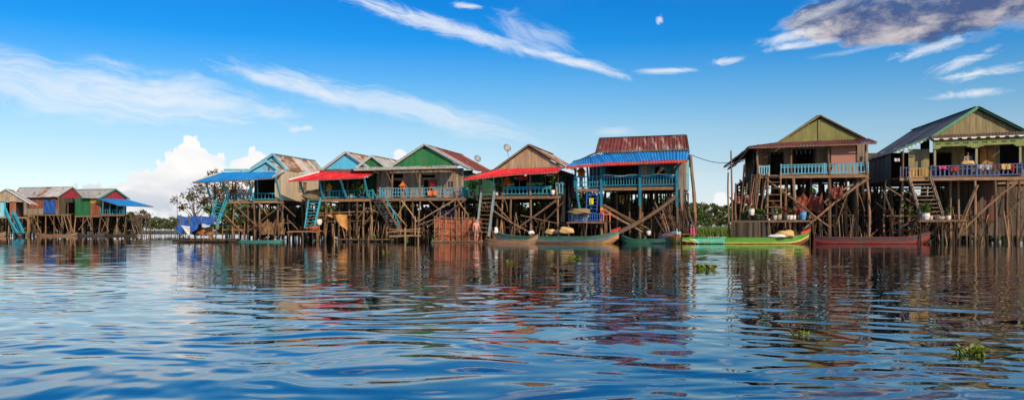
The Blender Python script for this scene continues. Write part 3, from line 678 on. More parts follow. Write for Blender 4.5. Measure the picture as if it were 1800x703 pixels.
# ---- house with red awning and blue gable
def house_blue_gable():
    fr, t = new_house('stilt_house', 'blue-gabled stilt house under a red sheet awning with a teal stair', 600, rowD(600), 15)
    zf = fr.z(600, 349); uL, uR = fr.u(538, 0), fr.u(660, 0); v1 = 8.2; vw = 1.5
    floor(fr, t, uL, uR, 0, v1 - .3, zf)
    A, L, Rr, ro = gable_roof(fr, t, (607.4, 268), (557, 305), (660, 303), .9, v1, ZINC, RUSTZ, PALEG, mr2=ZINC, p2=.4)
    gable_fill(fr, t, A, L, Rr, 1.05, BLUEG, .3, zb=fr.z(607, 299, 1.05))
    sheets(ro, fr.P(560, 304.5, .3), fr.P(655, 304, .3), fr.P(566, 298, 1.0), fr.P(655, 297, 1.0), RUST, name='pent_sheet')
    zt = fr.z(560, 304, vw); side_walls(fr, t, fr.u(560, vw), uR - .4, vw, v1 - .4, zf, zt, DARKW, DGREEN)
    wl = fr.u(560, vw); boards(t, 'front_wall_boards', (wl, vw), (uR - .4, vw), zf, zt, DGREEN, .22, ((.42, .56, zf + .02, zf + 1.75), (.70, .84, zf + .02, zf + 1.75)))
    pent(fr, t, [fr.P(507, 317.5, -1.3), fr.P(640, 311.5, -1.3), fr.P(656, 304, .4), fr.P(561, 303.2, .4)], REDS, REDS, .11, width=.9, amp=.014)
    bar(t, 'verge_board', fr.P(507, 317, -1.3) + Vector((0, 0, .04)), fr.P(561, 303, .4) + Vector((0, 0, .04)), .07, .09, WHITE)
    for (x0, y0, x1, y1) in ((526, 317, 535, 343), (561, 316, 568, 348), (598, 315, 609, 348), (640, 313, 647, 345)):
        bar(t, 'slanting_post', fr.P(x1, y1, -.02), fr.P(x0, y0, -1.1), .12, .11, TEAL)
    railing(fr, t, fr.P(570, 348.5, .05), fr.P(655, 348, .05), .55, TEAL, .24, .045)
    for px in (572, 612): q = fr.u(px, .1); pole(t, 'porch_post', (q, .1, zf), (q, .1, fr.z(px, 306, .1)), .06, POLE)
    stilts(fr, t, uL, uR, 0, v1 - .6, zf, 5, 5, front=[fr.u(p, 0) for p in (537, 571, 626, 639, 650)])
    for px in (571, 583, 595, 614): q = fr.u(px, .8); pole(t, 'stilt', (q, .8, -1), (q + ru(-.2, .2), .8, zf - .1), .07, POLE)
    for a, b in (((572, 356), (585, 373)), ((645, 365), (628, 385)), ((540, 390), (560, 360)), ((640, 395), (665, 360)), ((690, 390), (648, 365))):
        pole(t, 'brace', fr.P(*a, -.1), fr.P(*b, -.1), .045, POLE)
    for k in range(2): pole(t, 'tie_beam', fr.P(538, 374 + 16 * k, .3), fr.P(660, 372 + 16 * k, .3), .05, POLE)
    return fr, t, zf
FR2 = house_blue_gable()

# ---- house with the big green gable
def house_green_gable():
    fr, t = new_house('stilt_house', 'big green-gabled stilt house with grey plank front and rust-red roof side', 740, rowD(740), 15)
    zf = fr.z(740, 347.5); uL, uR = fr.u(660, 0), fr.u(813, 0); vw = 1.25; v1 = 9.6
    floor(fr, t, uL, uR + .15, 0, v1 - .3, zf)
    A, L, Rr, ro = gable_roof(fr, t, (745.5, 255), (683, 295), (823, 297), .75, v1, ZINC, RUST, PALEG, vw=.09, mr2=None)
    # two grey sheets at the front of the rusty side
    gable_fill(fr, t, A, L, Rr, .9, GREENG, .5, zb=fr.z(745, 292, .9))
    bk = lambda p, v: Vector((p.x, v, p.z + .03))
    sheets(ro, bk(Rr, .75), bk(Rr, 2.6), bk(A, .75), bk(A, 2.6), ZINC, name='grey_roof_sheet')
    # the small green gable to its left is the same house's wing
    A2, L2, R2, _ = gable_roof(fr, t, (653.5, 274.5), (622, 299), (686, 299), .75, 5.4, ZINC, ZINC, PALEG, name='wing_roof', mr2=RUSTZ, p2=.2)
    gable_fill(fr, t, A2, L2, R2, .9, GREENW, .3, zb=fr.z(653, 296, .9))
    pent(fr, t, [fr.P(622, 298.5, -.25), fr.P(803, 294, -.25), fr.P(803, 291, .75), fr.P(622, 295, .75)], ZINC, PALEG, .13, scallop=True, width=.9)
    zt = fr.z(740, 297, vw)
    wl, wr = fr.u(662, vw), fr.u(815, vw); T = lambda px: tz(fr, px, vw, wl, wr)
    zd = fr.z(740, 306, vw)
    ops = ((T(684), T(710), fr.z(697, 314, vw), fr.z(697, 305, vw)), (T(690), T(706), zf + .02, fr.z(697, 316, vw)),
           (T(744), T(768), zf + .02, fr.z(750, 315, vw)), (T(741), T(766), fr.z(750, 313.5, vw), fr.z(750, 306.5, vw)), (T(786), T(797), fr.z(790, 333, vw), fr.z(790, 318, vw)))
    boards(t, 'front_wall_boards', (wl, vw), (wr, vw), zf, zt, GREYW, .2, ops)
    for i, (s0, s1, z0, z1) in enumerate(ops):
        opening_frame(t, 'doorway' if i in (1, 2) else 'window', (wl, vw), (wr, vw), s0, s1, z0, z1, GREYW, GLASS if i == 4 else None)
    side_walls(fr, t, wl, wr, vw, v1 - .5, zf, Rr.z - .1, DARKW, SGREEN)
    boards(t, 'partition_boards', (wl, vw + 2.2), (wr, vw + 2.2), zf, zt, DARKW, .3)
    for px in (690, 738, 799): q = fr.u(px, .1); pole(t, 'porch_post', (q, .1, zf), (q, .1, fr.z(px, 296, .1)), .075, POLE)
    for a, b in (((676, 300), (690, 325)), ((730, 300), (738, 325))): pole(t, 'roof_brace', fr.P(*a, -.15), fr.P(*b, .1), .045, POLE)
    railing(fr, t, fr.P(668, 347, .05), fr.P(813, 346, .05), .66, SKYB, .2, .045, rails=(1, .55, .12))
    railing(fr, t, (uR, .05, zf), (uR, 1.1, zf), .66, TEAL, .2, .05)
    stilts(fr, t, uL, uR, 0, v1 - .8, zf, 6, 5, front=[fr.u(p, 0) for p in (702, 738, 799, 743 - 20)], r=.09)
    for px, r in ((678, .06), (800, .07), (806, .06), (817, .07)): q = fr.u(px, .9); pole(t, 'stilt', (q, .9, -1), (q, .9, zf - .1), r, POLE)
    for a, b in (((706, 352), (733, 390)), ((800, 351), (735, 390)), ((682, 360), (715, 398)), ((752, 352), (775, 370)), ((820, 350), (752, 398)), ((805, 352), (823, 380)),
                 ((737, 396), (790, 374)), ((712, 352), (700, 380)), ((780, 355), (760, 395))):
        pole(t, 'brace', fr.P(*a, -.12), fr.P(*b, -.12), .05, random.choice((POLE, POLEL)))
    return fr, t, zf
FR3 = house_green_gable()

# ---- house with tan gable and red awning
def house_tan_gable():
    fr, t = new_house('stilt_house', 'tan board-gabled stilt house with a long red awning and turquoise rail', 910, rowD(910), 15)
    zf = fr.z(910, 344); uL, uR = fr.u(838, 0), fr.u(985, 0); vw = 1.7; v1 = 8.4
    floor(fr, t, uL, uR, 0, v1 - .3, zf)
    A, L, Rr, ro = gable_roof(fr, t, (929, 255.5), (864, 302), (993, 294), .5, v1, RUSTZ, RUSTZ, mk('brown_verge', (0.24, 0.19, 0.14)), vw=.07)
    gable_fill(fr, t, A, L, Rr, .65, TANW, .24, zb=fr.z(929, 297, .65))
    zt = fr.z(880, 300, vw); wl, wr = fr.u(868, vw), fr.u(984, vw); T = lambda px: tz(fr, px, vw, wl, wr)
    side_walls(fr, t, wl, wr, vw, v1 - .4, zf, zt, DARKW, DARKW)
    boards(t, 'front_wall_boards', (wl, vw), (wr, vw), zf, zt, DGREEN, .22, ((T(905), T(928), zf + .02, zf + 1.6), (T(958), T(972), zf + .6, zf + 1.5)))
    pent(fr, t, [fr.P(813, 315.5, -1.3), fr.P(905, 305.5, -1.3), fr.P(910, 296.5, .35), fr.P(876, 298, .35)], REDS, REDS, .12, width=.9, amp=.014)
    pent(fr, t, [fr.P(904, 305.5, -1.3), fr.P(979, 302, -1.3), fr.P(988, 294, .35), fr.P(909, 296.5, .35)], REDS, REDS, .12, width=.9, amp=.014)
    bar(t, 'verge_board', fr.P(813, 314, -1.25) + Vector((0, 0, .03)), fr.P(876, 297, .35) + Vector((0, 0, .03)), .06, .09, POLED)
    for px, vv in ((842, -.1), (882, .05), (932, .05), (980, .05)):
        q = fr.u(px, vv); pole(t, 'porch_post', (q, vv, zf - (.0 if px > 850 else .3)), (q, vv, fr.z(px, 307, vv)), .07, POLE)
    railing(fr, t, fr.P(886, 343, .05), fr.P(968, 342, .05), .55, TEAL, .26, .07, rails=(1, .78, .12), flat=True)
    railing(fr, t, fr.P(978, 342, .05), fr.P(989, 341.5, .05), .75, SKYB, .16, .09, flat=True)
    stilts(fr, t, uL, uR, 0, v1 - .8, zf, 6, 6, front=[fr.u(p, 0) for p in (883, 898, 932, 981)], r=.095)
    for a, b, r in (((978, 352), (905, 404), .075), ((850, 356), (915, 402), .06), ((853, 362), (930, 408), .06), ((915, 379), (1000, 396), .04), ((990, 356), (950, 395), .05), ((870, 358), (895, 385), .05), ((886, 350), (893, 372), .045), ((838, 350), (862, 380), .04)):
        pole(t, 'brace', fr.P(*a, -.14), fr.P(*b, -.14), r, POLE)
    for i in range(8): q = fr.u(ru(975, 1000), .6); pole(t, 'stilt', (q, .6 + rnd(), -1), (q, .8, zf - ru(0, .6)), .06, random.choice((POLE, POLED)))
    # dark netting hung down its right side
    return fr, t, zf
FR4 = house_tan_gable()

# ---- house with rust-red roof, blue awning, ridge along the front
def house_long_roof():
    fr, t = new_house('stilt_house', 'tall stilt house with streaked rust-red roof over blue awning edged in red', 1120, rowD(1120), 15)
    zf = fr.z(1120, 328.5); uL, uR = fr.u(1010, 0), fr.u(1193, 0); vw = 1.6; v1 = 8.5
    uM = fr.u(1057, 0)
    floor(fr, t, uM, uR, 0, v1 - .3, zf)
    z2 = fr.z(1030, 331.5, 0); mb = MB(); mb.box(uL, uM, .02, 3.2, z2 - .05, z2); mb.build('side_deck', DECK, t)
    bar(t, 'edge_beam', (uL, .0, z2 - .12), (uM, .0, z2 - .12), .09, .12, DECK)
    # main roof, front and back slopes
    e0, e1, r0, r1 = fr.P(1048, 269.5, .9), fr.P(1210, 264.5, .9), fr.P(1054.5, 244, 3.4), fr.P(1206, 238.5, 3.4)
    mb = MB(); mb.beam(r0 + Vector((0, 0, .05)), r1 + Vector((0, 0, .05)), .2, .04); mb.beam(e1, r1, .08, .16); mb.beam(e0, r0, .08, .16)
    back0, back1 = Vector((r0.x, 7.6, e0.z - .6)), Vector((r1.x, 7.6, e1.z - .6)); mb.beam(back1, r1, .08, .15); mb.beam(back0, r0, .08, .15)
    ro = mb.build('roof', POLED, t)
    sheets(ro, e0, e1, r0, r1, RUSTS, width=.8, amp=.03, pitch=.2); sheets(ro, back1, back0, r1, r0, RUST, width=.9)
    zt = e1.z - .1
    # blue awning with red valance, hipped at the left
    fl, f2, b2, bl = fr.P(1063, 287, -1.1), fr.P(1208, 281, -1.1), fr.P(1211, 265.5, .95), fr.P(1050, 271.5, .95)
    aw = pent(fr, t, [fl, f2, b2, bl], BLUES, REDS, .19, width=.8, amp=.03)
    hl, hb = fr.P(995, 293, -.9), fr.P(1007, 286, 1.2)
    pent(fr, t, [hl, fl, bl, hb], BLUES, REDS, .19, width=.9, amp=.025)
    pole(t, 'hip_cap', hb + Vector((0, 0, .08)), bl + Vector((0, 0, .08)), .07, POLED)
    n = 40
    mb = MB()
    for i in range(n): p = bl.lerp(b2, (i + .5) / n) + Vector((0, -.03, .06)); mb.tube([p + Vector((0, -.08, 0)), p + Vector((0, .2, .12))], .05, 6)
    mb.build('tile_edge', mk('grey_green_tile', (0.16, 0.19, 0.17), (0.08, 0.09, 0.08), (9, 9, 9)), t)
    wl, wr = uM + .05, fr.u(1199, vw); T = lambda px: tz(fr, px, vw, wl, wr); zw0 = zf + .03; zw1 = fr.z(1120, 291, vw)
    ops = ((T(1064), T(1123), zw0 + .02, zw1), (T(1150), T(1169), zw0 + .55, zw1 - .1))
    boards(t, 'front_wall_boards', (wl, vw), (wr, vw), zf, zt, BEIGEW, .24, ops)
    opening_frame(t, 'window', (wl, vw), (wr, vw), *ops[1], DTEAL)
    for px in (1145, 1174):
        q = fr.u(px, vw - .08); mb = MB(); mb.box(q - .22, q + .22, vw - .09, vw - .05, zw0 + .5, zw1 - .1)
        for k in range(7): zz = zw0 + .6 + k * .2; mb.box(q - .19, q + .19, vw - .105, vw - .09, zz, zz + .1)
        mb.build('shutter', mk('pale_teal_paint', (0.14, 0.36, 0.36), (0.1, 0.28, 0.29)), t)
    side_walls(fr, t, wl, wr + .02, vw, v1 - .5, zf, zt + .2, DARKW, GREYW)
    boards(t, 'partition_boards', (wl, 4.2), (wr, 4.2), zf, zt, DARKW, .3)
    # side room behind the left deck
    boards(t, 'front_wall_boards', (uL + .5, 3.0), (uM, 3.0), z2, fr.z(1030, 290, 3), mk('teal_dark_boards', (.02, .09, .12), (.015, .06, .08)), .25)
    boards(t, 'corner_boards', (fr.u(1193, 0), .05), (fr.u(1200, 0), .05), zf - 1.6, zt - .5, GREYW, .22)
    boards(t, 'side_panel_boards', (fr.u(1200, 0), .05), (fr.u(1200, 0), vw), zf - 1.6, zt - .5, GREYW, .22)
    mb = MB(); q = fr.u(1207, 1.5); mb.box(q, q + .1, 1.2, 2.6, zf - .2, zf + 1.9); mb.build('side_shutter', PALEB, t)
    for px in (1057, 1125, 1190):
        q = fr.u(px, -.06); bar(t, 'painted_post', (q, -.06, fr.z(px, 362, -.06)), (q, -.06, fr.z(px, 285, -.06)), .17, .15, DTEAL)
        pole(t, 'stilt', (q + .03, .05, -1), (q, -.05, fr.z(px, 358, 0)), .11, POLE)
    for px, vv in ((1011, 0), (1032, .2)):
        q = fr.u(px, vv); pole(t, 'painted_post', (q + .3, vv, fr.z(px, 368, 0)), (q, vv, fr.z(px, 293, 0)), .09, DTEAL)
    q = fr.u(1063, .2); pole(t, 'painted_post', (q, .2, zf), (q, .2, fr.z(1063, 288, .2)), .07, DTEAL)
    rl = railing(fr, t, fr.P(1057, 328, -.02), fr.P(1192, 326, -.02), .72, DTEAL, .19, .055, rails=(1.0, .8, .1), flat=True)
    # wavy carved board along the top of the rail
    a, b = fr.P(1057, 328, -.05), fr.P(1192, 326, -.05); n = 44; mb = MB()
    for i in range(n):
        t0, t1 = i / n, (i + 1) / n; h0, h1 = .70 + .05 * math.sin(t0 * 19), .70 + .05 * math.sin(t1 * 19)
        p, q = a.lerp(b, t0), a.lerp(b, t1)
        mb.hexa([p + Vector((0, -.02, h0)), q + Vector((0, -.02, h1)), q + Vector((0, .02, h1)), p + Vector((0, .02, h0)), p + Vector((0, -.02, h0 + .07)), q + Vector((0, -.02, h1 + .07)), q + Vector((0, .02, h1 + .07)), p + Vector((0, .02, h0 + .07))])
    mb.build('wavy_rail', mk('pale_rail_paint', (.30, .48, .47), (.2, .36, .37)), t)
    railing(fr, t, fr.P(1010, 331, -.02), fr.P(1055, 330, -.02), .78, DTEAL, .17, .06, rails=(1.0, .5, .1), flat=True)
    stilts(fr, t, uM, uR, 1.6, v1 - .6, zf, 7, 5, r=.08, brace=.35)
    for i in range(34): q = ru(uM - 1.5, uR + .2); v = ru(5.8, 8.4); pole(t, 'stilt', (q + ru(-.1, .1), v, -1), (q, v, zf - .1), ru(.04, .08), POLED)
    return fr, t, zf
FR5 = house_long_roof()

# ---- dark open-fronted house with olive gable
def house_olive_gable():
    D = 56.0
    fr, t = new_house('stilt_house', 'tall dark stilt house with olive gable, maroon eaves and woven wall panel', 1430, D, 9)
    zf = fr.z(1450, 306.5); uL, uR = fr.u(1326, 0), fr.u(1527, 0); vw = 2.6; v1 = 10.0
    floor(fr, t, uL, uR, 0, v1 - .4, zf)
    A, L, Rr, ro = gable_roof(fr, t, (1441, 204), (1366, 252), (1521, 244), .7, v1, MAROON, MAROON, mk('khaki_verge', (.26, .22, .13)), vw=.07)
    gable_fill(fr, t, A, L, Rr, .85, OLIVEP, .9, zb=fr.z(1441, 250, .85))
    c = fr.u(1439.5, .8); bar(t, 'king_post', (c, .8, L.z), (c, .8, A.z - .25), .1, .05, OLIVEW)
    # skirt roof round the front and the left side
    pent(fr, t, [fr.P(1316, 258.5, -.6), fr.P(1541, 251, -.6), fr.P(1524, 244.5, .75), fr.P(1366, 251.5, .75)], MAROON, MAROON, .10, width=.95)
    a0, a1 = fr.P(1316, 258.5, -.6), fr.P(1366, 251.5, .75)
    pent(fr, t, [Vector((a0.x - .8, 8.5, a0.z - .6)), a0, a1, Vector((a1.x, 8.5, a1.z))], MAROON, MAROON, .08, width=.95)
    s0 = fr.P(1297, 283, .5)
    pent(fr, t, [Vector((s0.x, 8.0, s0.z)), s0, a0 + Vector((.05, .7, .0)), Vector((a0.x, 8.0, a0.z - .5))], MAROON, None, .0, width=.95, name='lean_to_roof')
    zt = fr.z(1450, 255, vw); wl, wr = fr.u(1330, vw), fr.u(1526, vw); T = lambda px: tz(fr, px, vw, wl, wr)
    ops = ((T(1352), T(1377), zf + .02, zt - .5), (T(1394), T(1432), zf + .02, zt - .35))
    boards(t, 'front_wall_boards', (wl, vw), (wr, vw), zf, zt, GREYW, .22, ops)
    for o in ops: opening_frame(t, 'doorway', (wl, vw), (wr, vw), *o, POLED)
    side_walls(fr, t, wl, wr, vw, v1 - .5, zf, zt, DARKW, DARKW, opR=((.05, .25, zf + .8, zt - .3),))
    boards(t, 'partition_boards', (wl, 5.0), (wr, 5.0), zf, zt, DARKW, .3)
    boards(t, 'side_wall_boards', (uL, 5.5), (uL, .3), zf - .9, zf + 2.0, DARKW, .25)
    # woven panel closing the right bay
    p0, p1 = fr.u(1461, .12), fr.u(1506, .12); z0, z1 = fr.z(1480, 287.5, .12), fr.z(1480, 254, .12); mb = MB(); mb.box(p0, p1, .12, .16, z0, z1)
    wp = mb.build('woven_panel', WOVEN, t); mb = MB()
    for (x, y) in (((p0, .10, z0), (p1, .10, z0)), ((p0, .10, z1), (p1, .10, z1)), ((p1, .10, z0), (p1, .10, z1))): mb.beam(x, y, .06, .06)
    mb.build('panel_frame', POLED, wp)
    boards(t, 'low_wall_boards', (fr.u(1507, .3), .3), (fr.u(1520, .3), .3), zf + .1, zf + 1.15, GREYW, .2)
    for px in (1333, 1391, 1457, 1523): q = fr.u(px, .06); pole(t, 'porch_post', (q, .06, zf), (q, .06, fr.z(px, 254, .06)), .085, POLE)
    railing(fr, t, fr.P(1373, 308, .02), fr.P(1526, 304.5, .02), .66, SKYB, .21, .085, rails=(1, .78, .12), flat=True)
    railing(fr, t, fr.P(1335, 309, .02), fr.P(1352, 308.5, .02), .60, PALEB, .15, .06, flat=True)
    railing(fr, t, fr.P(1510, 286, .03) + Vector((0, 0, 0)), fr.P(1525, 286, .03), .05, POLE, .5, .03)
    stilts(fr, t, uL, uR, 0, v1 - .8, zf, 7, 6, front=[fr.u(p, 0) for p in (1333, 1395, 1459, 1524)], r=.12, brace=.7)
    for px, r, vv in ((1506, .17, 1.0), (1488, .11, 1.4), (1471, .08, 2.0), (1424, .08, 1.5), (1380, .09, .8)): q = fr.u(px, vv); pole(t, 'stilt', (q, vv, -1), (q, vv, zf - .1), r, POLE)
    for a, b, r in (((1527, 313), (1413, 403), .085), ((1499, 323), (1448, 356), .07), ((1352, 320), (1432, 380), .06), ((1345, 312), (1420, 370), .05), ((1425, 375), (1460, 400), .06), ((1505, 330), (1520, 372), .04), ((1490, 340), (1470, 395), .04)):
        pole(t, 'brace', fr.P(*a, -.16), fr.P(*b, -.16), r, POLE)
    return fr, t, zf
FR6 = house_olive_gable()

# ---- slate-roofed house at the right edge
def house_slate_roof():
    D = 54.0
    fr, t = new_house('stilt_house', 'large stilt house with dark slate-blue roof and pale green porch fascia', 1715, D, 8)
    zf = fr.z(1715, 310.5); uL, uR = fr.u(1582, 0), fr.u(1800, 0); vw = 2.6; v1 = 12.5
    uM = fr.u(1635, 0)
    floor(fr, t, uL, uR, 0, v1 - .6, zf)
    A = fr.P(1719.7, 188.5, .6); L = fr.P(1638, 241, .6); L2 = fr.P(1575, 267, .6); Rr = fr.P(1812, 235, .6); R2 = fr.P(1862, 262, .6)
    vb = 13.6; bk = lambda p, dz=0: Vector((p.x, vb, p.z + dz))
    mb = MB()
    for a, b in ((L2, L), (L, A), (A, Rr), (Rr, R2)): mb.beam(a, b, .09, .17)
    mb.beam(A + Vector((0, .1, .06)), bk(A) + Vector((0, 0, .06)), .26, .04)
    for q in (.3, .6):
        mb.beam(L.lerp(A, q) - Vector((0, -.2, .12)), bk(L).lerp(bk(A), q) - Vector((0, 0, .12)), .07, .09)
    ro = mb.build('roof', VERGE, t)
    for x0, x1 in ((0, .5), (.5, 1)):
        f = lambda p, x: Vector((p.x, .6 + (vb - .6) * x, p.z))
        sheets(ro, f(L, x1), f(L, x0), f(A, x1), f(A, x0), SLATE, width=.9)
        sheets(ro, f(L2, x1), f(L2, x0), f(L, x1) - Vector((0, 0, .04)), f(L, x0) - Vector((0, 0, .04)), SLATE, width=.9)
    sheets(ro, Rr, bk(Rr), A, bk(A), SLATE, width=1.0); sheets(ro, R2, bk(R2), Rr, bk(Rr), SLATE, width=1.0)
    gable_fill(fr, t, A, L, Rr, .85, OLIVEW, .2, zb=fr.z(1719, 240, .85))
    # scalloped white trim under the lower verge and the pent
    for a, b, n in ((L2, L, 9), (fr.P(1640, 243.5, -.33), fr.P(1805, 236.5, -.33), 10)):
        mb = MB()
        for i in range(n):
            p, q = a.lerp(b, i / n), a.lerp(b, (i + .72) / n); o = Vector((0, -.07, -.02))
            mb.poly([p + o, q + o, q.lerp(p, .2) + o - Vector((0, 0, .09)), p.lerp(q, .2) + o - Vector((0, 0, .09))])
        mb.build('scalloped_trim', WHITE, t, kind='stuff')
    pent(fr, t, [fr.P(1638, 242.5, -.25), fr.P(1806, 235.5, -.25), fr.P(1806, 231, .7), fr.P(1638, 239, .7)], mk('dark_brown_sheet', (.13, .09, .07), (.08, .06, .05)), mk('dark_brown_sheet', (.1, .1, .1)), .07, width=.9)
    # pale green fascia, notched below; unseen run added at right to shade the porch
    a, b = fr.P(1640, 247, .0), fr.P(1797, 241, .0); b = a.lerp(b, 1.5); n = 66; mb = MB(); posts = (0.013, .32, .657, .98)
    for i in range(n):
        p, q = a.lerp(b, i / n), a.lerp(b, (i + .96) / n); dmin = min(abs((i + .5) / n - s) for s in posts)
        h = .56 if dmin < .03 else (.50 if dmin < .055 else .42)
        mb.hexa([(p.x, -.02, p.z - h), (q.x, -.02, q.z - h), (q.x, .03, q.z - h), (p.x, .03, p.z - h), (p.x, -.02, p.z), (q.x, -.02, q.z), (q.x, .03, q.z), (p.x, .03, p.z)])
    mb.build('fascia_with_added_run', LIME, t, kind='stuff')
    for px in (1643, 1716, 1793): q = fr.u(px, .12); bar(t, 'porch_post', (q, .12, zf), (q, .12, fr.z(px, 247, .12)), .13, .12, mk('green_grey_post', (.28, .26, .16), (.18, .17, .11), (5, 5, 1)))
    q = fr.u(1586, .1); pole(t, 'corner_post', (q, .1, .2), (q, .1, fr.z(1586, 265, .1)), .08, POLE)
    zt = fr.z(1700, 246, vw); wl, wr = fr.u(1640, vw), fr.u(1803, vw); T = lambda px: tz(fr, px, vw, wl, wr)
    ops = ((T(1645), T(1672), zf + .02, zf + 1.75), (T(1695), T(1720), zf + .9, zt - .5), (T(1755), T(1789), zf + .05, zt - .2))
    boards(t, 'front_wall_boards', (wl, vw), (wr, vw), zf, zt, OLIVEW, .2, ops)
    for o in ops[:1]: opening_frame(t, 'doorway', (wl, vw), (wr, vw), *o, POLED)
    # double door, orange boards
    q0, q1 = fr.u(1722, vw - .06), fr.u(1748, vw - .06)
    for k in range(2):
        x0, x1 = q0 + (q1 - q0) * k / 2 + .02, q0 + (q1 - q0) * (k + 1) / 2 - .02; mb = MB(); mb.box(x0, x1, vw - .09, vw - .05, zf + .05, zf + 2.0)
        for z in (.3, 1.0, 1.7): mb.box(x0 + .03, x1 - .03, vw - .115, vw - .09, zf + z, zf + z + .09)
        mb.build('door', ORANGEB, t)
    # recessed left bay and long left wall
    wl2 = fr.u(1597, .9); bw = fr.u(1634, .9)
    boards(t, 'bay_wall_boards', (wl2, .9), (bw, .9), zf, fr.z(1615, 262, .9), OLIVEW, .22)
    boards(t, 'bay_side_boards', (bw, .9), (bw, vw), zf, zt, DARKW, .25)
    boards(t, 'bay_wall_boards', (fr.u(1583, 2.2), 2.2), (wl2, 2.2), zf, fr.z(1590, 264, 2), DARKW, .25)
    boards(t, 'side_wall_boards', (uL + .05, v1 - .6), (uL + .05, 2.2), zf, fr.z(1580, 268, 2), mk('blue_grey_boards', (.17, .20, .24), (.11, .13, .16), (6, 6, 1)), .3)
    boards(t, 'back_wall_boards', (uR, v1 - .6), (uL, v1 - .6), zf, zt, DARKW, .3)
    boards(t, 'side_wall_boards', (wr, vw), (wr, v1 - .6), zf, zt, DARKW, .3)
    f2 = railing(fr, t, fr.P(1600, 313.5, .15), fr.P(1634, 312.5, .15), .62, YELLOWW, .17, .09, flat=True, name='picket_rail')
    railing(fr, t, fr.P(1583, 315, .12), fr.P(1598, 314, .12), .72, LAV, .16, .05)
    railing(fr, t, fr.P(1637, 312.5, .0), fr.P(1796, 308, .0), .72, LAV, .26, .10, rails=(1, .72, .1), flat=True)
    # enclosure below the floor
    x0, x1 = fr.u(1680, 3), fr.u(1730, 3); boards(t, 'lower_wall_boards', (x0, 3.0), (x1, 3.0), 1.9, zf - .3, DARKW, .25)
    x0, x1 = fr.u(1729, 1.6), fr.u(1748, 1.6); boards(t, 'lower_door_boards', (x0, 1.6), (x1, 1.6), fr.z(1738, 388, 1.6), zf - .3, mk('dark_red_door', (.13, .05, .03), (.08, .035, .025), (6, 6, .8)), .22)
    boards(t, 'lower_wall_boards', (fr.u(1660, 7), 7.0), (fr.u(1810, 7), 7.0), .5, zf - .3, DARKW, .3)
    stilts(fr, t, uL, uR, 0, v1 - 1.2, zf, 7, 6, front=[fr.u(p, 0) for p in (1586, 1716, 1753, 1794)], r=.11, brace=.6)
    for px, r, vv in ((1557, .08, 1.0), (1563, .07, 3.0), (1670, .11, 1.4), (1684, .09, 1.6), (1770, .10, 2.0)): q = fr.u(px, vv); pole(t, 'stilt', (q, vv, -1), (q, vv, zf - .1), r, POLE)
    for a, b, r in (((1787, 321), (1694, 403), .07), ((1718, 325), (1683, 418), .075), ((1714, 330), (1690, 385), .05), ((1590, 332), (1612, 358), .06), ((1560, 330), (1612, 362), .055), ((1552, 335), (1570, 380), .05), ((1800, 345), (1762, 390), .05)):
        pole(t, 'brace', fr.P(*a, -.16), fr.P(*b, -.16), r, POLE)
    return fr, t, zf
FR7 = house_slate_roof()

# ---- a sliver of the next house behind the right edge
def house_edge():
    fr, t = new_house('stilt_house', 'maroon-roofed house just showing behind the far right porch', 1830, 63, 8)
    zf = fr.z(1830, 318); uL, uR = fr.u(1752, 0), fr.u(1950, 0)
    floor(fr, t, uL, uR, 0, 6, zf)
    A, L, Rr, ro = gable_roof(fr, t, (1850, 215), (1758, 262), (1945, 262), .2, 7, MAROON, MAROON, PALEG, vw=.06)
    gable_fill(fr, t, A, L, Rr, .35, GREYW)
    pent(fr, t, [fr.P(1752, 276, -.7), fr.P(1945, 268, -.7), fr.P(1945, 256, .5), fr.P(1757, 262, .5)], RUST, PALEG, .1)
    boards(t, 'front_wall_boards', (uL + .3, 1), (uR - .3, 1), zf, L.z, DARKW, .25); side_walls(fr, t, uL + .3, uR - .3, 1, 6.6, zf, L.z, DARKW, DARKW)
    stilts(fr, t, uL, uR, 0, 6, zf, 5, 4)
house_edge()

# ================================================================== three houses across the channel, far left
LROW = 'stilt houses across the channel'
def far_house(px, D, deg, label): fr = Frame(px, D, deg); return fr, tag(fr.empty('stilt_house'), label, 'house', LROW)
def end_gable_roof(fr, t, rl, rr, el, er, depth, mat, mat2, gmat, verge):
    """ridge along the front; gable end faces the channel on the right"""
    v0 = -depth * .08; vm = depth / 2
    r0, r1 = fr.P(*rl, vm), fr.P(*rr, vm); e0, e1 = fr.P(*el, v0), fr.P(*er, v0)
    r1.z = r0.z; e1.z = e0.z; e1.x = r1.x; b0, b1 = Vector((e0.x, depth * 1.08, e0.z)), Vector((e1.x, depth * 1.08, e0.z))
    mb = MB(); mb.beam(r0 + Vector((0, 0, .04)), r1 + Vector((0, 0, .04)), .3, .05); mb.beam(e1, r1, .1, .2); mb.beam(b1, r1, .1, .198); mb.beam(e0, r0, .1, .2)
    ro = mb.build('roof', verge, t)
    sheets(ro, e0, e1, r0, r1, mat, width=1.0, mat2=mat2, p2=.35); sheets(ro, b1, b0, r1, r0, mat, width=1.0)
    x = e1.x - .25; zt = lambda s: max(e0.z - .1 + (r0.z - e0.z) * (1 - abs(2 * s - 1)), e0.z - .09)
    boards(t, 'gable_boards', (x, v0 + .2), (x, depth), e0.z - .1, zt, gmat, .3)
    return r0, r1, e0, e1
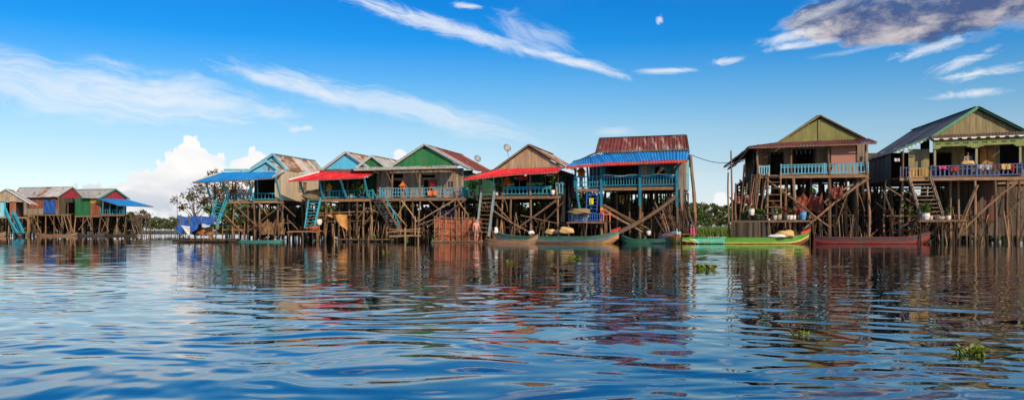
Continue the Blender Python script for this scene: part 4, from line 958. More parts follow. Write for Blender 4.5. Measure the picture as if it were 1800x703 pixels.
def far_green():
    fr, t = far_house(170, 130, 15, 'green-walled stilt house with red gable and blue awning across the channel')
    dp = 5.5; zf = fr.z(160, 379); r0, r1, e0, e1 = end_gable_roof(fr, t, (131, 333.5), (203, 333), (145, 348), (181, 347), dp, ZINC, ZINC, REDW, VERGE)
    uL, uR = fr.u(131, 0), fr.u(178, 0)
    floor(fr, t, uL, uR, 0, dp, zf); uP = uR + 4.3
    zp = fr.z(200, 377); floor(fr, t, uR, uP, -.2, dp, zp)
    boards(t, 'front_wall_boards', (uL, .1), (fr.u(159, .1), .1), zf, e0.z, GREENW, .3); boards(t, 'front_wall_boards', (fr.u(159, .1), .1), (uR, .1), zf, zf + 1.9, REDBROWN, .3)
    boards(t, 'lintel_boards', (fr.u(159, .05), .05), (uR, .05), zf + 1.9, e0.z, YELLOWW, .3)
    boards(t, 'end_wall_boards', (uR, .1), (uR, dp), zf, e0.z, DARKW, .3, ((.3, .6, zf + .1, zf + 1.9),)); boards(t, 'back_wall_boards', (uR, dp), (uL, dp), zf, e0.z, DARKW, .3); boards(t, 'end_wall_boards', (uL, dp), (uL, .1), zf, e0.z, DARKW, .3)
    zb = e0.z - .05
    pent(fr, t, [Vector((e1.x + 4.1, -1.6, zb - 1.15)), Vector((e1.x + 4.1, dp + .8, zb - 1.15)), Vector((e1.x - .2, dp, zb)), Vector((e1.x - .6, -.7, zb))], BLUES, BLUES, .12, width=1.1, amp=.01)
    for k in range(4):
        x = uR + .3 + k * 1.25; bar(t, 'slanting_post', (x, -.1, zp), (x + .9, -1.0, zb - .25 - k * .25), .14, .13, TEAL)
    railing(fr, t, (uR, -.15, zp), (uP, -.15, zp), .7, TEAL, .4, .06)
    stilts(fr, t, uL, uP, 0, dp, zf, 7, 4, r=.11)
    for i in range(6): x = ru(uL, uP); pole(t, 'brace', (x, -.1, ru(.2, 1)), (x + ru(-2, 2), -.1, zf - .2), .06, POLE)
far_green()
def far_tarp():
    fr, t = far_house(85, 134, 15, 'rusty-roofed stilt house with a blue sheet on its wall across the channel')
    dp = 5.5; zf = fr.z(85, 376.5); r0, r1, e0, e1 = end_gable_roof(fr, t, (34, 330), (127, 330.3), (22, 347), (109, 346), dp, ZINC, RUSTZ, REDW, PALEG)
    uL, uR = fr.u(24, 0), fr.u(103, 0)
    floor(fr, t, uL, uR + 2, 0, dp, zf)
    boards(t, 'front_wall_boards', (uL, .1), (fr.u(46, .1), .1), zf, e0.z, GREYW, .3); boards(t, 'front_wall_boards', (fr.u(46, .1), .1), (uR, .1), zf + .9, e0.z, REDBROWN, .3); boards(t, 'front_wall_boards', (fr.u(46, .1), .1), (uR, .1), zf, zf + .9, GREYW, .3)
    boards(t, 'end_wall_boards', (uR, .1), (uR, dp), zf, e0.z, DARKW, .3, ((.3, .6, zf + .1, zf + 1.9),)); boards(t, 'back_wall_boards', (uR, dp), (uL, dp), zf, e0.z, DARKW, .3)
    x0, x1 = fr.u(76, -.1), fr.u(98, -.1); mb = MB(); n = 8
    for i in range(n):
        for j in range(6):
            f = lambda a, b: (x0 + (x1 - x0) * a / n, -.06 - .05 * math.sin(a * 1.9 + b), zf + .1 + 2.1 * b / 6 + .05 * math.sin(a * 1.3))
            mb.poly([f(i, j), f(i + 1, j), f(i + 1, j + 1), f(i, j + 1)])
    mb.build('blue_sheet', BLUEF, t)
    for px in (103, 119): q = fr.u(px, 0); pole(t, 'porch_post', (q, 0, zf), (q, 0, e0.z), .09, POLE)
    stilts(fr, t, uL, uR + 2, 0, dp, zf, 8, 4, r=.11)
    for i in range(9): x = ru(uL, uR + 1); pole(t, 'brace', (x, -.1, ru(.2, 1)), (x + ru(-2, 2), -.1, zf - .2), .06, POLE)
    return fr, t, zf
FL2 = far_tarp()
def far_edge():
    fr, t = far_house(5, 122, -20, 'grey-gabled stilt house cut by the left edge with a blue stair')
    zf = fr.z(5, 381); dp = 6
    A, L, Rr, ro = gable_roof(fr, t, (9.6, 332.5), (-40, 360), (54, 358.5), 0, dp, ZINC, ZINC, PALEG)
    uL, uR = fr.u(-36, .4), fr.u(28, .4); floor(fr, t, uL, uR + 1.5, 0, dp, zf)
    gable_fill(fr, t, A, L, Rr, .2, GREYW, .3, zb=fr.z(9, 354, .2))
    zt = fr.z(5, 353, .4)
    boards(t, 'front_wall_boards', (uL, .4), (fr.u(9, .4), .4), zf, zt, PALEB, .3); boards(t, 'front_wall_boards', (fr.u(17, .4), .4), (uR, .4), zf, zt, REDBROWN, .3)
    boards(t, 'end_wall_boards', (uR, .4), (uR, dp), zf, zt - .4, DARKW, .3); boards(t, 'back_wall_boards', (uR, dp), (uL, dp), zf, zt, DARKW, .3)
    bar(t, 'corner_post', (fr.u(9, .2), .2, zf), (fr.u(9, .2), .2, zt), .2, .15, TEAL)
    pole(t, 'porch_post', (fr.u(50, 1), 1, -1), (fr.u(50, 1), 1, fr.z(50, 357, 1)), .12, POLE)
    stilts(fr, t, uL, uR + 1.5, 0, dp, zf, 6, 4, r=.11)
far_edge()

# ================================================================== trees and plants
def leaf_cloud(mb, c, r, n, size, rs, flat=1.0):
    for i in range(n):
        d = Vector((rs.gauss(0, 1), rs.gauss(0, 1), rs.gauss(0, 1))).normalized() * (rs.random() ** 0.45)
        p = Vector(c) + Vector((d.x * r, d.y * r, d.z * r * flat))
        a = Vector((rs.gauss(0, 1), rs.gauss(0, 1), rs.gauss(0, .7))).normalized(); b = a.cross(Vector((rs.gauss(0, 1), rs.gauss(0, 1), rs.gauss(0, 1)))).normalized()
        s = size * rs.uniform(.6, 1.4); mb.poly([p - a * s, p + b * s * .5, p + a * s, p - b * s * .5])
TREE = {}
def tree_meshes(key, seed, leafm, h=5.0, spread=2.0, n=14, per=95, size=.16, open_=1.0, trunk=.13, low=.35):
    rs = random.Random(seed); tb = MB(); cb = MB()
    top = Vector((rs.uniform(-.3, .3), rs.uniform(-.3, .3), h * .72))
    pts = [Vector((0, 0, -1.0)), Vector((rs.uniform(-.1, .1), 0, h * .2)), Vector((rs.uniform(-.2, .2), rs.uniform(-.2, .2), h * .45)), top]
    tb.tube(pts, [trunk, trunk * .85, trunk * .6, trunk * .25], 7)
    for i in range(n):
        a = rs.uniform(0, 6.28); q = rs.uniform(low, 1.0); rr = spread * math.sqrt(rs.random()) * (1.15 - .5 * abs(q - .6))
        c = Vector((rr * math.cos(a), rr * math.sin(a), h * q))
        base = pts[1].lerp(top, max(0, q - .35))
        tb.tube([base, base.lerp(c, .5) + Vector((0, 0, .15)), c], [trunk * .35, trunk * .22, trunk * .08], 5, cap=False)
        leaf_cloud(cb, c, rs.uniform(.45, .95) * spread * .42, int(per * rs.uniform(.6, 1.3) * open_), size, rs, .7)
    TREE[key] = (tb.mesh('trunk', BARK), cb.mesh('crown', leafm))
for k in range(3):
    tree_meshes(('olive', k), 20 + k, LEAF, per=90); tree_meshes(('green', k), 40 + k, LEAFG, per=100)
tree_meshes(('thin', 0), 61, LEAFB, h=6.6, spread=2.4, n=17, per=60, size=.13, trunk=.16, low=.5)
tree_meshes(('thin', 1), 62, LEAFB, h=4.6, spread=2.2, n=11, per=60, size=.13, trunk=.14, low=.62)
tree_meshes(('bush', 0), 71, LEAFG, h=2.4, spread=1.6, n=12, per=80, size=.13, low=.1, trunk=.06)
tree_meshes(('bush', 1), 72, LEAF, h=2.2, spread=1.7, n=12, per=80, size=.13, low=.1, trunk=.06)
tree_meshes(('bush', 2), 73, LEAFB, h=2.3, spread=1.6, n=10, per=60, size=.12, low=.1, trunk=.06)
def tree(key, px, D, label, s=1.0, sz=None, name='tree', cat='tree', group=None, z=0.0):
    tm, cm = TREE[key]; p = W(px, HY, D)
    t = tag(empty(name, (p.x, p.y, z), ru(0, 6.28)), label, cat, group); t.scale = (s, s, sz or s)
    link(bpy.data.objects.new('trunk', tm), t); link(bpy.data.objects.new('crown', cm), t); return t
g = 'trees behind the houses'
tree(('thin', 0), 398, 84, 'tall thin-leaved tree showing through the blue-awning porch', 1.02, group=g)
tree(('thin', 0), 437, 92, 'brownish tree behind the open porch, beside the beige plank room', .98, group=g)
tree(('thin', 1), 344, 92, 'flat-topped sparse tree above the blue tarpaulin', 1.0, group=g)
tree(('thin', 1), 372, 88, 'small sparse tree just behind the teal porch stair', 1.15, group=g)
for i in range(22):
    px = 262 + i * 3.4 + ru(-1, 1); tree((random.choice(('green', 'olive')), i % 3), px - 4, ru(215, 240), 'bushy green tree in the distant treeline beyond the channel', ru(.62, .9), group='distant trees beyond the channel')
for i in range(26):
    tree(('bush', (1, 2, 2, 0)[i % 4]), -20 + i * 10.4 + ru(-4, 4), ru(138, 146), 'brownish bush among the stilts of the far-left houses', ru(1.2, 1.9), name='bush', cat='bush', group='bushes behind the far-left houses')
for i in range(14):
    tree((random.choice(('green', 'olive')), i % 3), -30 + i * 21 + ru(-6, 6), ru(148, 165), 'olive tree behind the far-left stilt houses', ru(.5, .75), group='trees behind the far-left houses')
for i in range(15):
    tree((random.choice(('green', 'olive', 'green')), i % 3), 1214 + i * 6.6 + ru(-3, 3), ru(100, 118), 'leafy green tree in the gap between the two big houses', ru(.55, .82), group='trees in the gap', z=.25)
def thicket(p0, p1, n, dfun, label, group, smin, smax):
    for i in range(n):
        px = p0 + (p1 - p0) * (i + ru(-.4, .4)) / n
        tree(('bush', random.choice((0, 1, 1, 2))), px, dfun(px), label, ru(smin, smax), name='bush', cat='bush', group=group)
thicket(400, 560, 16, lambda p: rowD(p) + ru(10, 17), 'bush in the shade behind the stilts of the two leftmost row houses', 'bushes behind the row', 1.0, 1.5)
thicket(560, 830, 26, lambda p: rowD(p) + ru(11, 16), 'bush in the shade behind the stilts of the green-gabled house', 'bushes behind the row', 1.1, 1.65)
thicket(830, 1000, 17, lambda p: rowD(p) + ru(10, 15), 'bush in the shade behind the stilts of the tan-gabled house', 'bushes behind the row', 1.0, 1.55)
thicket(1000, 1165, 18, lambda p: rowD(p) + ru(10.5, 15), 'bush in the shade behind the stilts of the rust-roofed house', 'bushes behind the row', 1.2, 1.9)
thicket(1372, 1530, 17, lambda p: 56 + ru(12, 17), 'bush in the shade behind the stilts of the olive-gabled house', 'bushes behind the right-hand houses', 1.3, 2.0)
thicket(1530, 1830, 26, lambda p: 54 + ru(15, 20), 'bush in the shade behind the stilts of the slate-roofed house', 'bushes behind the right-hand houses', 1.3, 2.1)
# bare tree by the far porch
mb = MB(); rs = random.Random(5)
def twig(p, d, L, r, k):
    q = p + d * L; mb.tube([p, p.lerp(q, .5) + Vector((rs.uniform(-.08, .08), 0, rs.uniform(-.05, .1))) * L, q], [r, r * .8, r * .55], 5, cap=False)
    if k:
        for i in range(3): twig(p.lerp(q, rs.uniform(.55, 1)), (d + Vector((rs.uniform(-.8, .8), rs.uniform(-.8, .8), rs.uniform(-.2, .6)))).normalized(), L * rs.uniform(.5, .8), r * .55, k - 1)
for i in range(4): twig(Vector((rs.uniform(-.8, .8), 0, -.3)), Vector((rs.uniform(-.4, .4), 0, 1)).normalized(), 2.2, .08, 3)
o = mb.build('bare_tree', BARK); o.location = W(250, HY, 127); o.location.z = 0; tag(o, 'leafless brown tree beside the far porch with the blue awning', 'tree')
# reeds on the bank in the gap
mb = MB(); rs = random.Random(9)
for i in range(9000):
    D = rs.uniform(87, 101); px = rs.uniform(1195, 1330) if i % 3 else rs.uniform(600, 1195); p = W(px, HY, D); h = rs.uniform(.6, 1.35); p.z = .1; d = Vector((rs.uniform(-.25, .25), rs.uniform(-.25, .25), 0)); s = Vector((rs.uniform(.02, .05), rs.uniform(-.03, .03), 0))
    if i % 3 == 0: p.y += 8; h *= .8
    mb.poly([p - s, p + s, p + d * .6 + Vector((0, 0, h * .7)) + s * .6, p + d + Vector((0, 0, h))])
o = mb.build('reeds', GRASS); tag(o, 'bright green reeds on the bank in the gap between houses', 'reeds', kind='stuff')
# water hyacinth
def hyacinth(px, py, label, s, n, seed):
    rs = random.Random(seed); D = F * CH / (py - HY); p = W(px, py, D); mb = MB()
    for i in range(n):
        a = rs.uniform(0, 6.28); ra = math.sqrt(rs.random()) * s * .5; b = Vector((math.cos(a) * ra * 1.25, math.sin(a) * ra, 0))
        lean = Vector((math.cos(a), math.sin(a), 0)) * rs.uniform(.2, 1.3); h = s * rs.uniform(.08, .30) * (1.25 - ra / s)
        tip = b + lean * h + Vector((0, 0, h)); mb.tube([b - Vector((0, 0, .02)), b.lerp(tip, .45) + Vector((0, 0, h * .1)), tip], [.05 * s, .055 * s, .02 * s], 5)
        u = (lean + Vector((0, 0, rs.uniform(.1, .9)))).normalized(); sd = u.cross(Vector((rs.uniform(-.5, .5), rs.uniform(-.5, .5), 1))).normalized(); L = s * rs.uniform(.20, .34); nn = sd.cross(u) * L * .16
        ring = [tip] + [tip + u * L * (.5 - .5 * math.cos(q)) + sd * L * .46 * math.sin(q) + nn * (math.sin(q) ** 2) for q in (.9, 1.5, 2.2, 3.14, 4.08, 4.78, 5.38)]
        k0 = len(mb.v); mb.v += [tuple(x) for x in ring] + [tuple(tip + u * L * .5)]
        for q in range(len(ring)): mb.f.append((k0 + q, k0 + (q + 1) % len(ring), k0 + len(ring))); mb.mi.append(0)
    o = mb.build('water_hyacinth', HYA); o.location = p; o.location.z = 0.0; tag(o, label, 'water plant', 'floating water hyacinths')
hyacinth(1705, 622, 'largest floating water hyacinth, nearest at lower right', .135, 40, 1)
hyacinth(1407, 588, 'upright clump of floating water hyacinth below the olive-gabled house', .10, 18, 2)
hyacinth(1240, 474, 'flat spread of floating hyacinth in the bright gap reflection', .30, 44, 3)
hyacinth(1010, 455, 'floating hyacinth patch in front of the long canoe', .28, 34, 4)
hyacinth(896, 461, 'small floating hyacinth sprig in the middle of the water', .18, 12, 5)
hyacinth(678, 444, 'far small hyacinth sprig before the low bamboo landing', .25, 10, 6)
hyacinth(1376, 464, 'tiny floating hyacinth sprig in the dark house reflection', .14, 8, 7)

# ================================================================== stairs and ladders
f1, f2, f3, f4, f5, f6, f7 = (x[0] for x in (FR1, FR2, FR3, FR4, FR5, FR6, FR7))
def wp(fr, px, py, v): return fr.world(fr.P(px, py, v))
stairs('staircase', 'teal railed stair descending from the blue-awning porch to the tarpaulin boat', wp(f1, 383, 351, .3), wp(f1, 399, 353, -.1), wp(f1, 369, 398, -1.6), wp(f1, 381, 401, -2.0), 9, TEAL, TEAL, TEAL, .5)
stairs('staircase', 'bright teal stair below the red awning of the blue-gabled house', wp(f2, 543, 348, -.05), wp(f2, 564, 348, -.05), wp(f2, 536, 402, -1.3), wp(f2, 553, 399, -1.3), 9, TEAL, TEAL, None, sw=.2, tk=.08)
stairs('staircase', 'long sloping stair with teal handrails down to the bamboo landing', wp(f3, 655, 348, -.1), wp(f3, 671, 348, -.5), wp(f3, 688, 404, -.5), wp(f3, 702, 404, -.9), 11, POLE, POLE, TEAL, .55)
stairs('staircase', 'wide grey-blue plank ladder beside the person in the salmon shirt', wp(f4, 847, 331, .0), wp(f4, 870, 329, .0), wp(f4, 838, 414, -1.3), wp(f4, 859, 416, -1.3), 11, GREYB, POLE, None, sw=.2, tk=.12)
stairs('staircase', 'blue ladder frame behind the low blue-railed deck', wp(f5, 1032, 333, .1), wp(f5, 1052, 333, .1), wp(f5, 1030, 386, -.6), wp(f5, 1048, 386, -.6), 8, BLUEP, BLUEP, None)
stairs('ladder', 'upright pole ladder at the open front of the olive-gabled house', wp(f6, 1350, 303, -.1), wp(f6, 1372, 303, -.1), wp(f6, 1349, 386, -.7), wp(f6, 1373, 386, -.7), 7, POLE, POLE, None, sw=.08, tk=.08)
stairs('staircase', 'broad wooden stair up to the slate-roofed house above potted plants', wp(f7, 1597, 314, -.1), wp(f7, 1634, 313, -.1), wp(f7, 1618, 386, -1.6), wp(f7, 1658, 386, -1.6), 10, GREYW, POLEL, GREYW, .45, sw=.16)
Fa = Frame(5, 122, -20)
stairs('staircase', 'bright blue stair at the left edge, nearer the pale wall', wp(Fa, 9, 366, -.2), wp(Fa, 12, 379, -.3), wp(Fa, 26, 409, -1.4), wp(Fa, 31, 410, -2.4), 8, TEAL, TEAL, None, sw=.3, tk=.15)
stairs('staircase', 'bright blue stair at the left edge, beside the rusty-roofed house', wp(Fa, 21, 374, -.2), wp(Fa, 26, 377, -1.2), wp(Fa, 36, 410, -1.4), wp(Fa, 42, 410, -2.4), 8, TEAL, TEAL, TEAL, .5, sw=.3, tk=.15)
Fb = Frame(170, 130, 15)
stairs('staircase', 'brown ramp stair beside the far porch with the blue awning', wp(Fb, 229, 379, -.4), wp(Fb, 238, 379, .4), wp(Fb, 236, 411, -1.2), wp(Fb, 247, 411, -.4), 8, POLE, POLE, None, sw=.2, tk=.15)
stairs('ladder', 'far ladder under the rusty-roofed house with the blue sheet', wp(Fb, 111, 377, -.4), wp(Fb, 117, 377, -.4), wp(Fb, 121, 412, -1.6), wp(Fb, 130, 412, -1.6), 7, POLE, POLE, None, sw=.15, tk=.12)

# ================================================================== boats
def boat(name, label, px0, px1, D0, D1, beam, free, bowr, sternr, mats, bands=(.0, .18, .5), bow_at=1, inner=POLED, group='boats moored at the row', nth=5, gun=None, tip=None, flatstern=False, covered=None):
    """hull from pixel px0 to px1; free = freeboard, bowr/sternr = rise of the ends; mats = [topstrake, stripe, bottom]"""
    a, b = W(px0, HY, D0), W(px1, HY, D1); a.z = b.z = 0; d = b - a; L = d.length; c = (a + b) / 2
    t = tag(empty(name, c, math.atan2(d.y, d.x)), label, 'boat', group)
    n = 26; st = []
    for i in range(n + 1):
        s = i / n; x = -L / 2 + L * s
        e = abs(2 * s - 1); wdt = beam / 2 * (1 - e ** 2.6) ** .75
        if flatstern and s < .5: wdt = max(wdt, beam * .22)
        rise = (bowr if s > .5 else sternr) * max(0, (e - .45) / .55) ** 2.2
        zs = free + rise; zk = -.22 + (max(0, (e - .7) / .3) ** 2) * (.22 + (bowr if s > .5 else sternr) * .85)
        zk = min(zk, zs - .03); st.append((x, max(wdt, .03), zs, zk))
    hull = MB(); q = (1.0, 1 - bands[1], 1 - bands[2], .22, .0); wq = (1.0, .97, .90, .62, .0)
    def ring(x, wd, zs, zk, k=1.0, up=0.0): return [(x, sg * wd * wq[j] * k, zk + (zs - zk) * q[j] + up * (1 - q[j])) for sg in (-1, 1) for j in range(5)]
    rings = []
    for r_ in st:
        base = len(hull.v); hull.v += ring(*r_); rings.append(base)
    for i in range(n):
        for sg in (0, 5):
            for j in range(4):
                A, B, C, E = rings[i] + sg + j, rings[i + 1] + sg + j, rings[i + 1] + sg + j + 1, rings[i] + sg + j + 1
                hull.f.append((A, B, C, E) if sg == 0 else (A, E, C, B)); hull.mi.append(min(j, 2))
    for e in (0, n):
        hull.f.append(tuple(rings[e] + k for k in (0, 1, 2, 3, 4))); hull.mi.append(0); hull.f.append(tuple(rings[e] + k for k in (9, 8, 7, 6, 5))); hull.mi.append(0)
    hull.build('hull', mats, t, smooth=False)
    inn = MB(); rr = []
    for r_ in st[1:-1]: base = len(inn.v); inn.v += ring(r_[0], r_[1], r_[2] - .01, r_[3], .90, .05); rr.append(base)
    for i in range(len(rr) - 1):
        for sg in (0, 5):
            for j in range(4): inn.f.append((rr[i] + sg + j, rr[i + 1] + sg + j, rr[i + 1] + sg + j + 1, rr[i] + sg + j + 1)); inn.mi.append(0)
    inn.build('lining', inner, t)
    for sg in (-1, 1):
        m2 = MB()
        for i in range(1, n - 1): p, r2 = st[i], st[i + 1]; m2.beam((p[0], sg * p[1] * .97, p[2] + .015), (r2[0], sg * r2[1] * .97, r2[2] + .015), .07, .045)
        m2.build('gunwale', gun or mats[0], t)
    for k in range(nth):
        i = int(3 + (n - 6) * (k + .5) / nth); p = st[i]; bar(t, 'thwart', (p[0], -p[1] * .93, p[2] - .07), (p[0], p[1] * .93, p[2] - .07), .2, .03, inner)
    if covered:
        m2 = MB(); i0, i1 = covered[0], covered[1]
        for i in range(int(i0 * n), int(i1 * n)):
            p, r2 = st[i], st[i + 1]
            for sg in (-1, 1):
                hh = .06; m2.poly([(p[0], sg * p[1] * .96, p[2] + .03), (r2[0], sg * r2[1] * .96, r2[2] + .03), (r2[0], 0, r2[2] + hh), (p[0], 0, p[2] + hh)][::sg])
        m2.build('deck_cover', covered[2], t)
    if tip is not None:
        p = st[-1]; m2 = MB(); m2.hexa([(p[0] - .5, -.05, p[2] - .22), (p[0] + .05, -.04, p[2] + .03), (p[0] + .05, .04, p[2] + .03), (p[0] - .5, .05, p[2] - .22), (p[0] - .5, -.06, p[2] + .02), (p[0] + .12, -.03, p[2] + .22), (p[0] + .12, .03, p[2] + .22), (p[0] - .5, .06, p[2] + .02)])
        m2.build('bow_tip', tip, t)
    return t, L, st
GB = mk('bright_green_paint', (0.085, 0.28, 0.014), (0.06, 0.21, 0.012), (2, 2, 2), .4, .1, c3=(.11, .30, .04), thr=.60, s3=(1, 1, 3))
YL = mk('yellow_stripe_paint', (0.72, 0.60, 0.22), (.6, .5, .18), (3, 3, 3), .5, .1)
BRN = mk('hull_brown', (0.30, 0.12, 0.05), (0.2, .08, .04), (3, 3, 3), .6, .1)
DGB = mk('dark_green_hull', (0.03, 0.14, 0.08), (0.02, 0.09, 0.06), (3, 3, 3), .55, .15, c3=(.09, .12, .14), thr=.58, s3=(2, 2, 5))
SLB = mk('slate_blue_strake', (0.12, 0.15, 0.20), (0.07, .09, .13), (3, 3, 5), .6, .15, c3=(.2, .17, .14), thr=.56)
OCH = mk('ochre_hull', (0.46, 0.25, 0.10), (0.32, .17, .07), (2, 2, 5), .6, .1)
RDH = mk('red_hull', (0.22, 0.032, 0.024), (0.15, .025, .02), (2, 2, 5), .55, .15, c3=(.12, .06, .05), thr=.60)
BLH = mk('black_red_hull', (0.06, 0.045, 0.055), (0.04, .03, .035), (2, 2, 5), .6, .15)
WDH = mk('bare_wood_hull', (0.26, 0.15, 0.09), (0.16, .095, .06), (1.5, 1.5, 6), .75, .2)
TLH = mk('teal_hull', (0.06, 0.22, 0.19), (0.045, .16, .14), (2, 2, 4), .5, .15)
gt, gl, gs = boat('longtail_boat', 'bright green longtail boat with yellow stripe and teal stern panel', 1200, 1422, 54.0, 53.6, 1.1, .36, .38, .05, [GB, YL, BRN], (0, .42, .55), tip=PLASTICR, inner=GB, flatstern=True, covered=(.12, .86, GB), gun=GB)
# stern panel, its stripes and the worn lettering
m2 = MB(); x0, x1 = -gl / 2 + .55, -gl / 2 + 2.55
m2.poly([(x0 + .35, -.60, .06), (x1, -.64, .06), (x1 - .05, -.60, .34), (x0, -.50, .34)]); m2.build('stern_panel', mk('sea_green_paint', (.04, .42, .28), (.03, .34, .22), (3, 3, 3), .45, .05), gt)
for k, mt in ((0, WHITE), (.17, YL)):
    m2 = MB(); m2.poly([(x0 + .30 - k, -.605 + k * .1, .06), (x0 + .37 - k, -.61 + k * .1, .06), (x0 + .03 - k, -.515 + k * .1, .35), (x0 - .05 - k, -.51 + k * .1, .35)]); m2.build('stern_stripe', mt, gt)
rs = random.Random(3)
m2 = MB()
for i in range(13):
    if i == 6: continue
    x = x0 + .48 + i * .112; m2.poly([(x, -.648, .09), (x + .025, -.648, .09), (x + .025, -.642, .19), (x, -.642, .19)])
    if i % 2: m2.poly([(x, -.649, .17), (x + .08, -.649, .17), (x + .08, -.648, .19), (x, -.648, .19)])
m2.build('red_lettering', PLASTICR, gt, kind='stuff')
m2 = MB()
for i in range(11): x = x0 + .95 + i * .10 + (.06 if i > 6 else 0); m2.poly([(x, -.56, .398), (x + rs.uniform(.04, .075), -.56, .398), (x + rs.uniform(.04, .075), -.55, .436), (x, -.55, .436)])
m2.build('white_lettering', WHITE, gt, kind='stuff')
m2 = MB(); m2.beam((-gl / 2 - 1.3, .05, .60), (-gl / 2 + .9, .05, .62), .06, .06); m2.tube([(-gl / 2 - 1.0, .05, .58), (-gl / 2 - .2, .05, .40)], .03); m2.build('motor_shaft', mk('rusty_shaft', (.30, .09, .05)), gt)
boat('longtail_boat', 'long dark red and black boat under the olive-gabled house', 1430, 1634, 54.0, 53.0, 1.0, .40, .40, .10, [BLH, RDH, RDH], (0, .34, .60), inner=POLED, gun=RDH, tip=None)
boat('cargo_boat', 'long dark green cargo canoe with ochre bottom strake', 868, 1088, 56.8, 54.3, 1.3, .44, .42, .30, [DGB, SLB, OCH], (0, .26, .50), inner=POLED, gun=DGB, tip=PLASTICR)
boat('canoe', 'bare wooden canoe moored in front of the green cargo canoe', 852, 946, 54.6, 53.8, .85, .22, .42, .10, [WDH, WDH, WDH], (0, .3, .6), inner=WDH, nth=3)
boat('canoe', 'dark green canoe tucked under the tall rust-roofed house', 1092, 1195, 56.0, 55.0, 1.0, .26, .18, .30, [DGB, DGB, DGB], (0, .3, .6), inner=POLED, nth=3)
boat('canoe', 'slender pale teal canoe below the blue-awning house', 402, 497, 63, 62, .8, .10, .08, .22, [TLH, TLH, TLH], (0, .3, .6), inner=TLH, nth=3)
boat('canoe', 'far pale brown canoe under the rusty-roofed house', 62, 136, 126, 126, 1.1, .25, .35, .3, [WDH, WDH, WDH], (0, .3, .6), inner=WDH, nth=3)
boat('canoe', 'far black canoe below the green-walled house', 136, 184, 124, 124, 1.0, .26, .3, .3, [BLH, BLH, BLH], (0, .3, .6), inner=POLED, nth=2)
boat('canoe', 'far brown canoe below the far blue-awning porch', 182, 240, 127, 127, 1.0, .22, .2, .2, [POLED, POLED, POLED], (0, .3, .6), inner=POLED, nth=2)
boat('canoe', 'far wooden canoe at the left edge below the blue stairs', -20, 10, 118, 118, 1.1, .45, .3, .3, [WDH, WDH, WDH], (0, .3, .6), inner=WDH, nth=2)
# painted prow of a boat pointing at the camera
t = tag(empty('boat_prow', W(1190, HY, 54.0) * 1.0), 'painted yellow and blue boat prow pointing at the viewer beside the green boat', 'boat', 'boats moored at the row'); t.location.z = 0
mb = MB(); secs = [(0, .02, .70, .55), (.35, .30, .78, .18), (.9, .44, .72, -.05), (1.8, .52, .62, -.2), (3.6, .55, .55, -.25)]
rg = []
for (y, wd, zt, zb) in secs: b = len(mb.v); mb.v += [(-wd, y, zt), (-wd * .95, y, zt * .62 + zb * .38), (0, y, zb), (wd * .95, y, zt * .62 + zb * .38), (wd, y, zt)]; rg.append(b)
for i in range(len(rg) - 1):
    for j in range(4): mb.f.append((rg[i] + j, rg[i] + j + 1, rg[i + 1] + j + 1, rg[i + 1] + j)); mb.mi.append(0 if j in (0, 3) else 1)
mb.build('hull', [mk('blue_white_prow', (.30, .48, .60), (.62, .62, .55), (5, 5, 5), .5, .1), mk('yellow_prow', (.62, .36, .08), (.5, .26, .06), (4, 4, 4), .5, .1)], t)
mb = MB(); mb.poly([(-.02, .01, .71), (.30, .35, .79), (.44, .9, .73), (-.44, .9, .73), (-.30, .35, .79)]); mb.tube([(0, -.02, .6), (0, .05, .95)], [.05, .03]); mb.build('foredeck', mk('pale_blue_prow', (.34, .52, .62), (.2, .38, .5), (6, 6, 6), .5, .1), t)
mb = MB(); mb.poly([(-.52, 1.8, .60), (.52, 1.8, .60), (.55, 3.6, .53), (-.55, 3.6, .53)]); mb.build('deck', POLED, t)

# ================================================================== landings, nets, poles and clutter
def sacks(px, py, D, label, mat, s=(1, .6, .4), seed=0, name='sack'):
    rs = random.Random(seed); bm = bmesh.new(); bmesh.ops.create_icosphere(bm, subdivisions=3, radius=.5)
    for v in bm.verts:
        k = 1 + .16 * math.sin(v.co.x * 7 + seed) * math.cos(v.co.y * 6 + seed * 2) + .10 * math.sin(v.co.z * 11 + v.co.x * 9); v.co = Vector((v.co.x * s[0] * k, v.co.y * s[1] * k, max(v.co.z, -.28) * s[2] * k))
    me = bpy.data.meshes.new(name); bm.to_mesh(me); bm.free(); me.materials.append(mat); me.polygons.foreach_set('use_smooth', [True] * len(me.polygons))
    o = bpy.data.objects.new(name, me); COL.objects.link(o); o.location = W(px, py, D); return tag(o, label, name.replace('_', ' '))
sacks(968, 408, 55.2, 'pale cloth bundle on the green cargo canoe, on its left', TANC, (.7, .5, .42), 1, 'bundle')
sacks(984, 407.5, 55.0, 'dark cloth bundle between the pale ones on the cargo canoe', BROWNC, (.8, .5, .34), 2, 'bundle')
sacks(996, 406, 54.8, 'large pale bundle on the green cargo canoe, on its right', TANC, (1.0, .5, .55), 3, 'bundle')
sacks(934, 409, 55.6, 'small white bag at the middle of the cargo canoe', PLASTICW, (.4, .3, .26), 4, 'bag')
sacks(872, 406, 55.4, 'white cloth bag on the prow of the cargo canoe', PLASTICW, (.32, .28, .5), 5, 'bag')
sacks(1380, 412, 53.2, 'brown bundle resting on the green longtail boat', TANC, (1.2, .6, .55), 6, 'bundle')
sacks(1366, 415, 52.3, 'white cloth lying on the edge of the green longtail boat', PLASTICW, (1.1, .35, .22), 7, 'cloth')

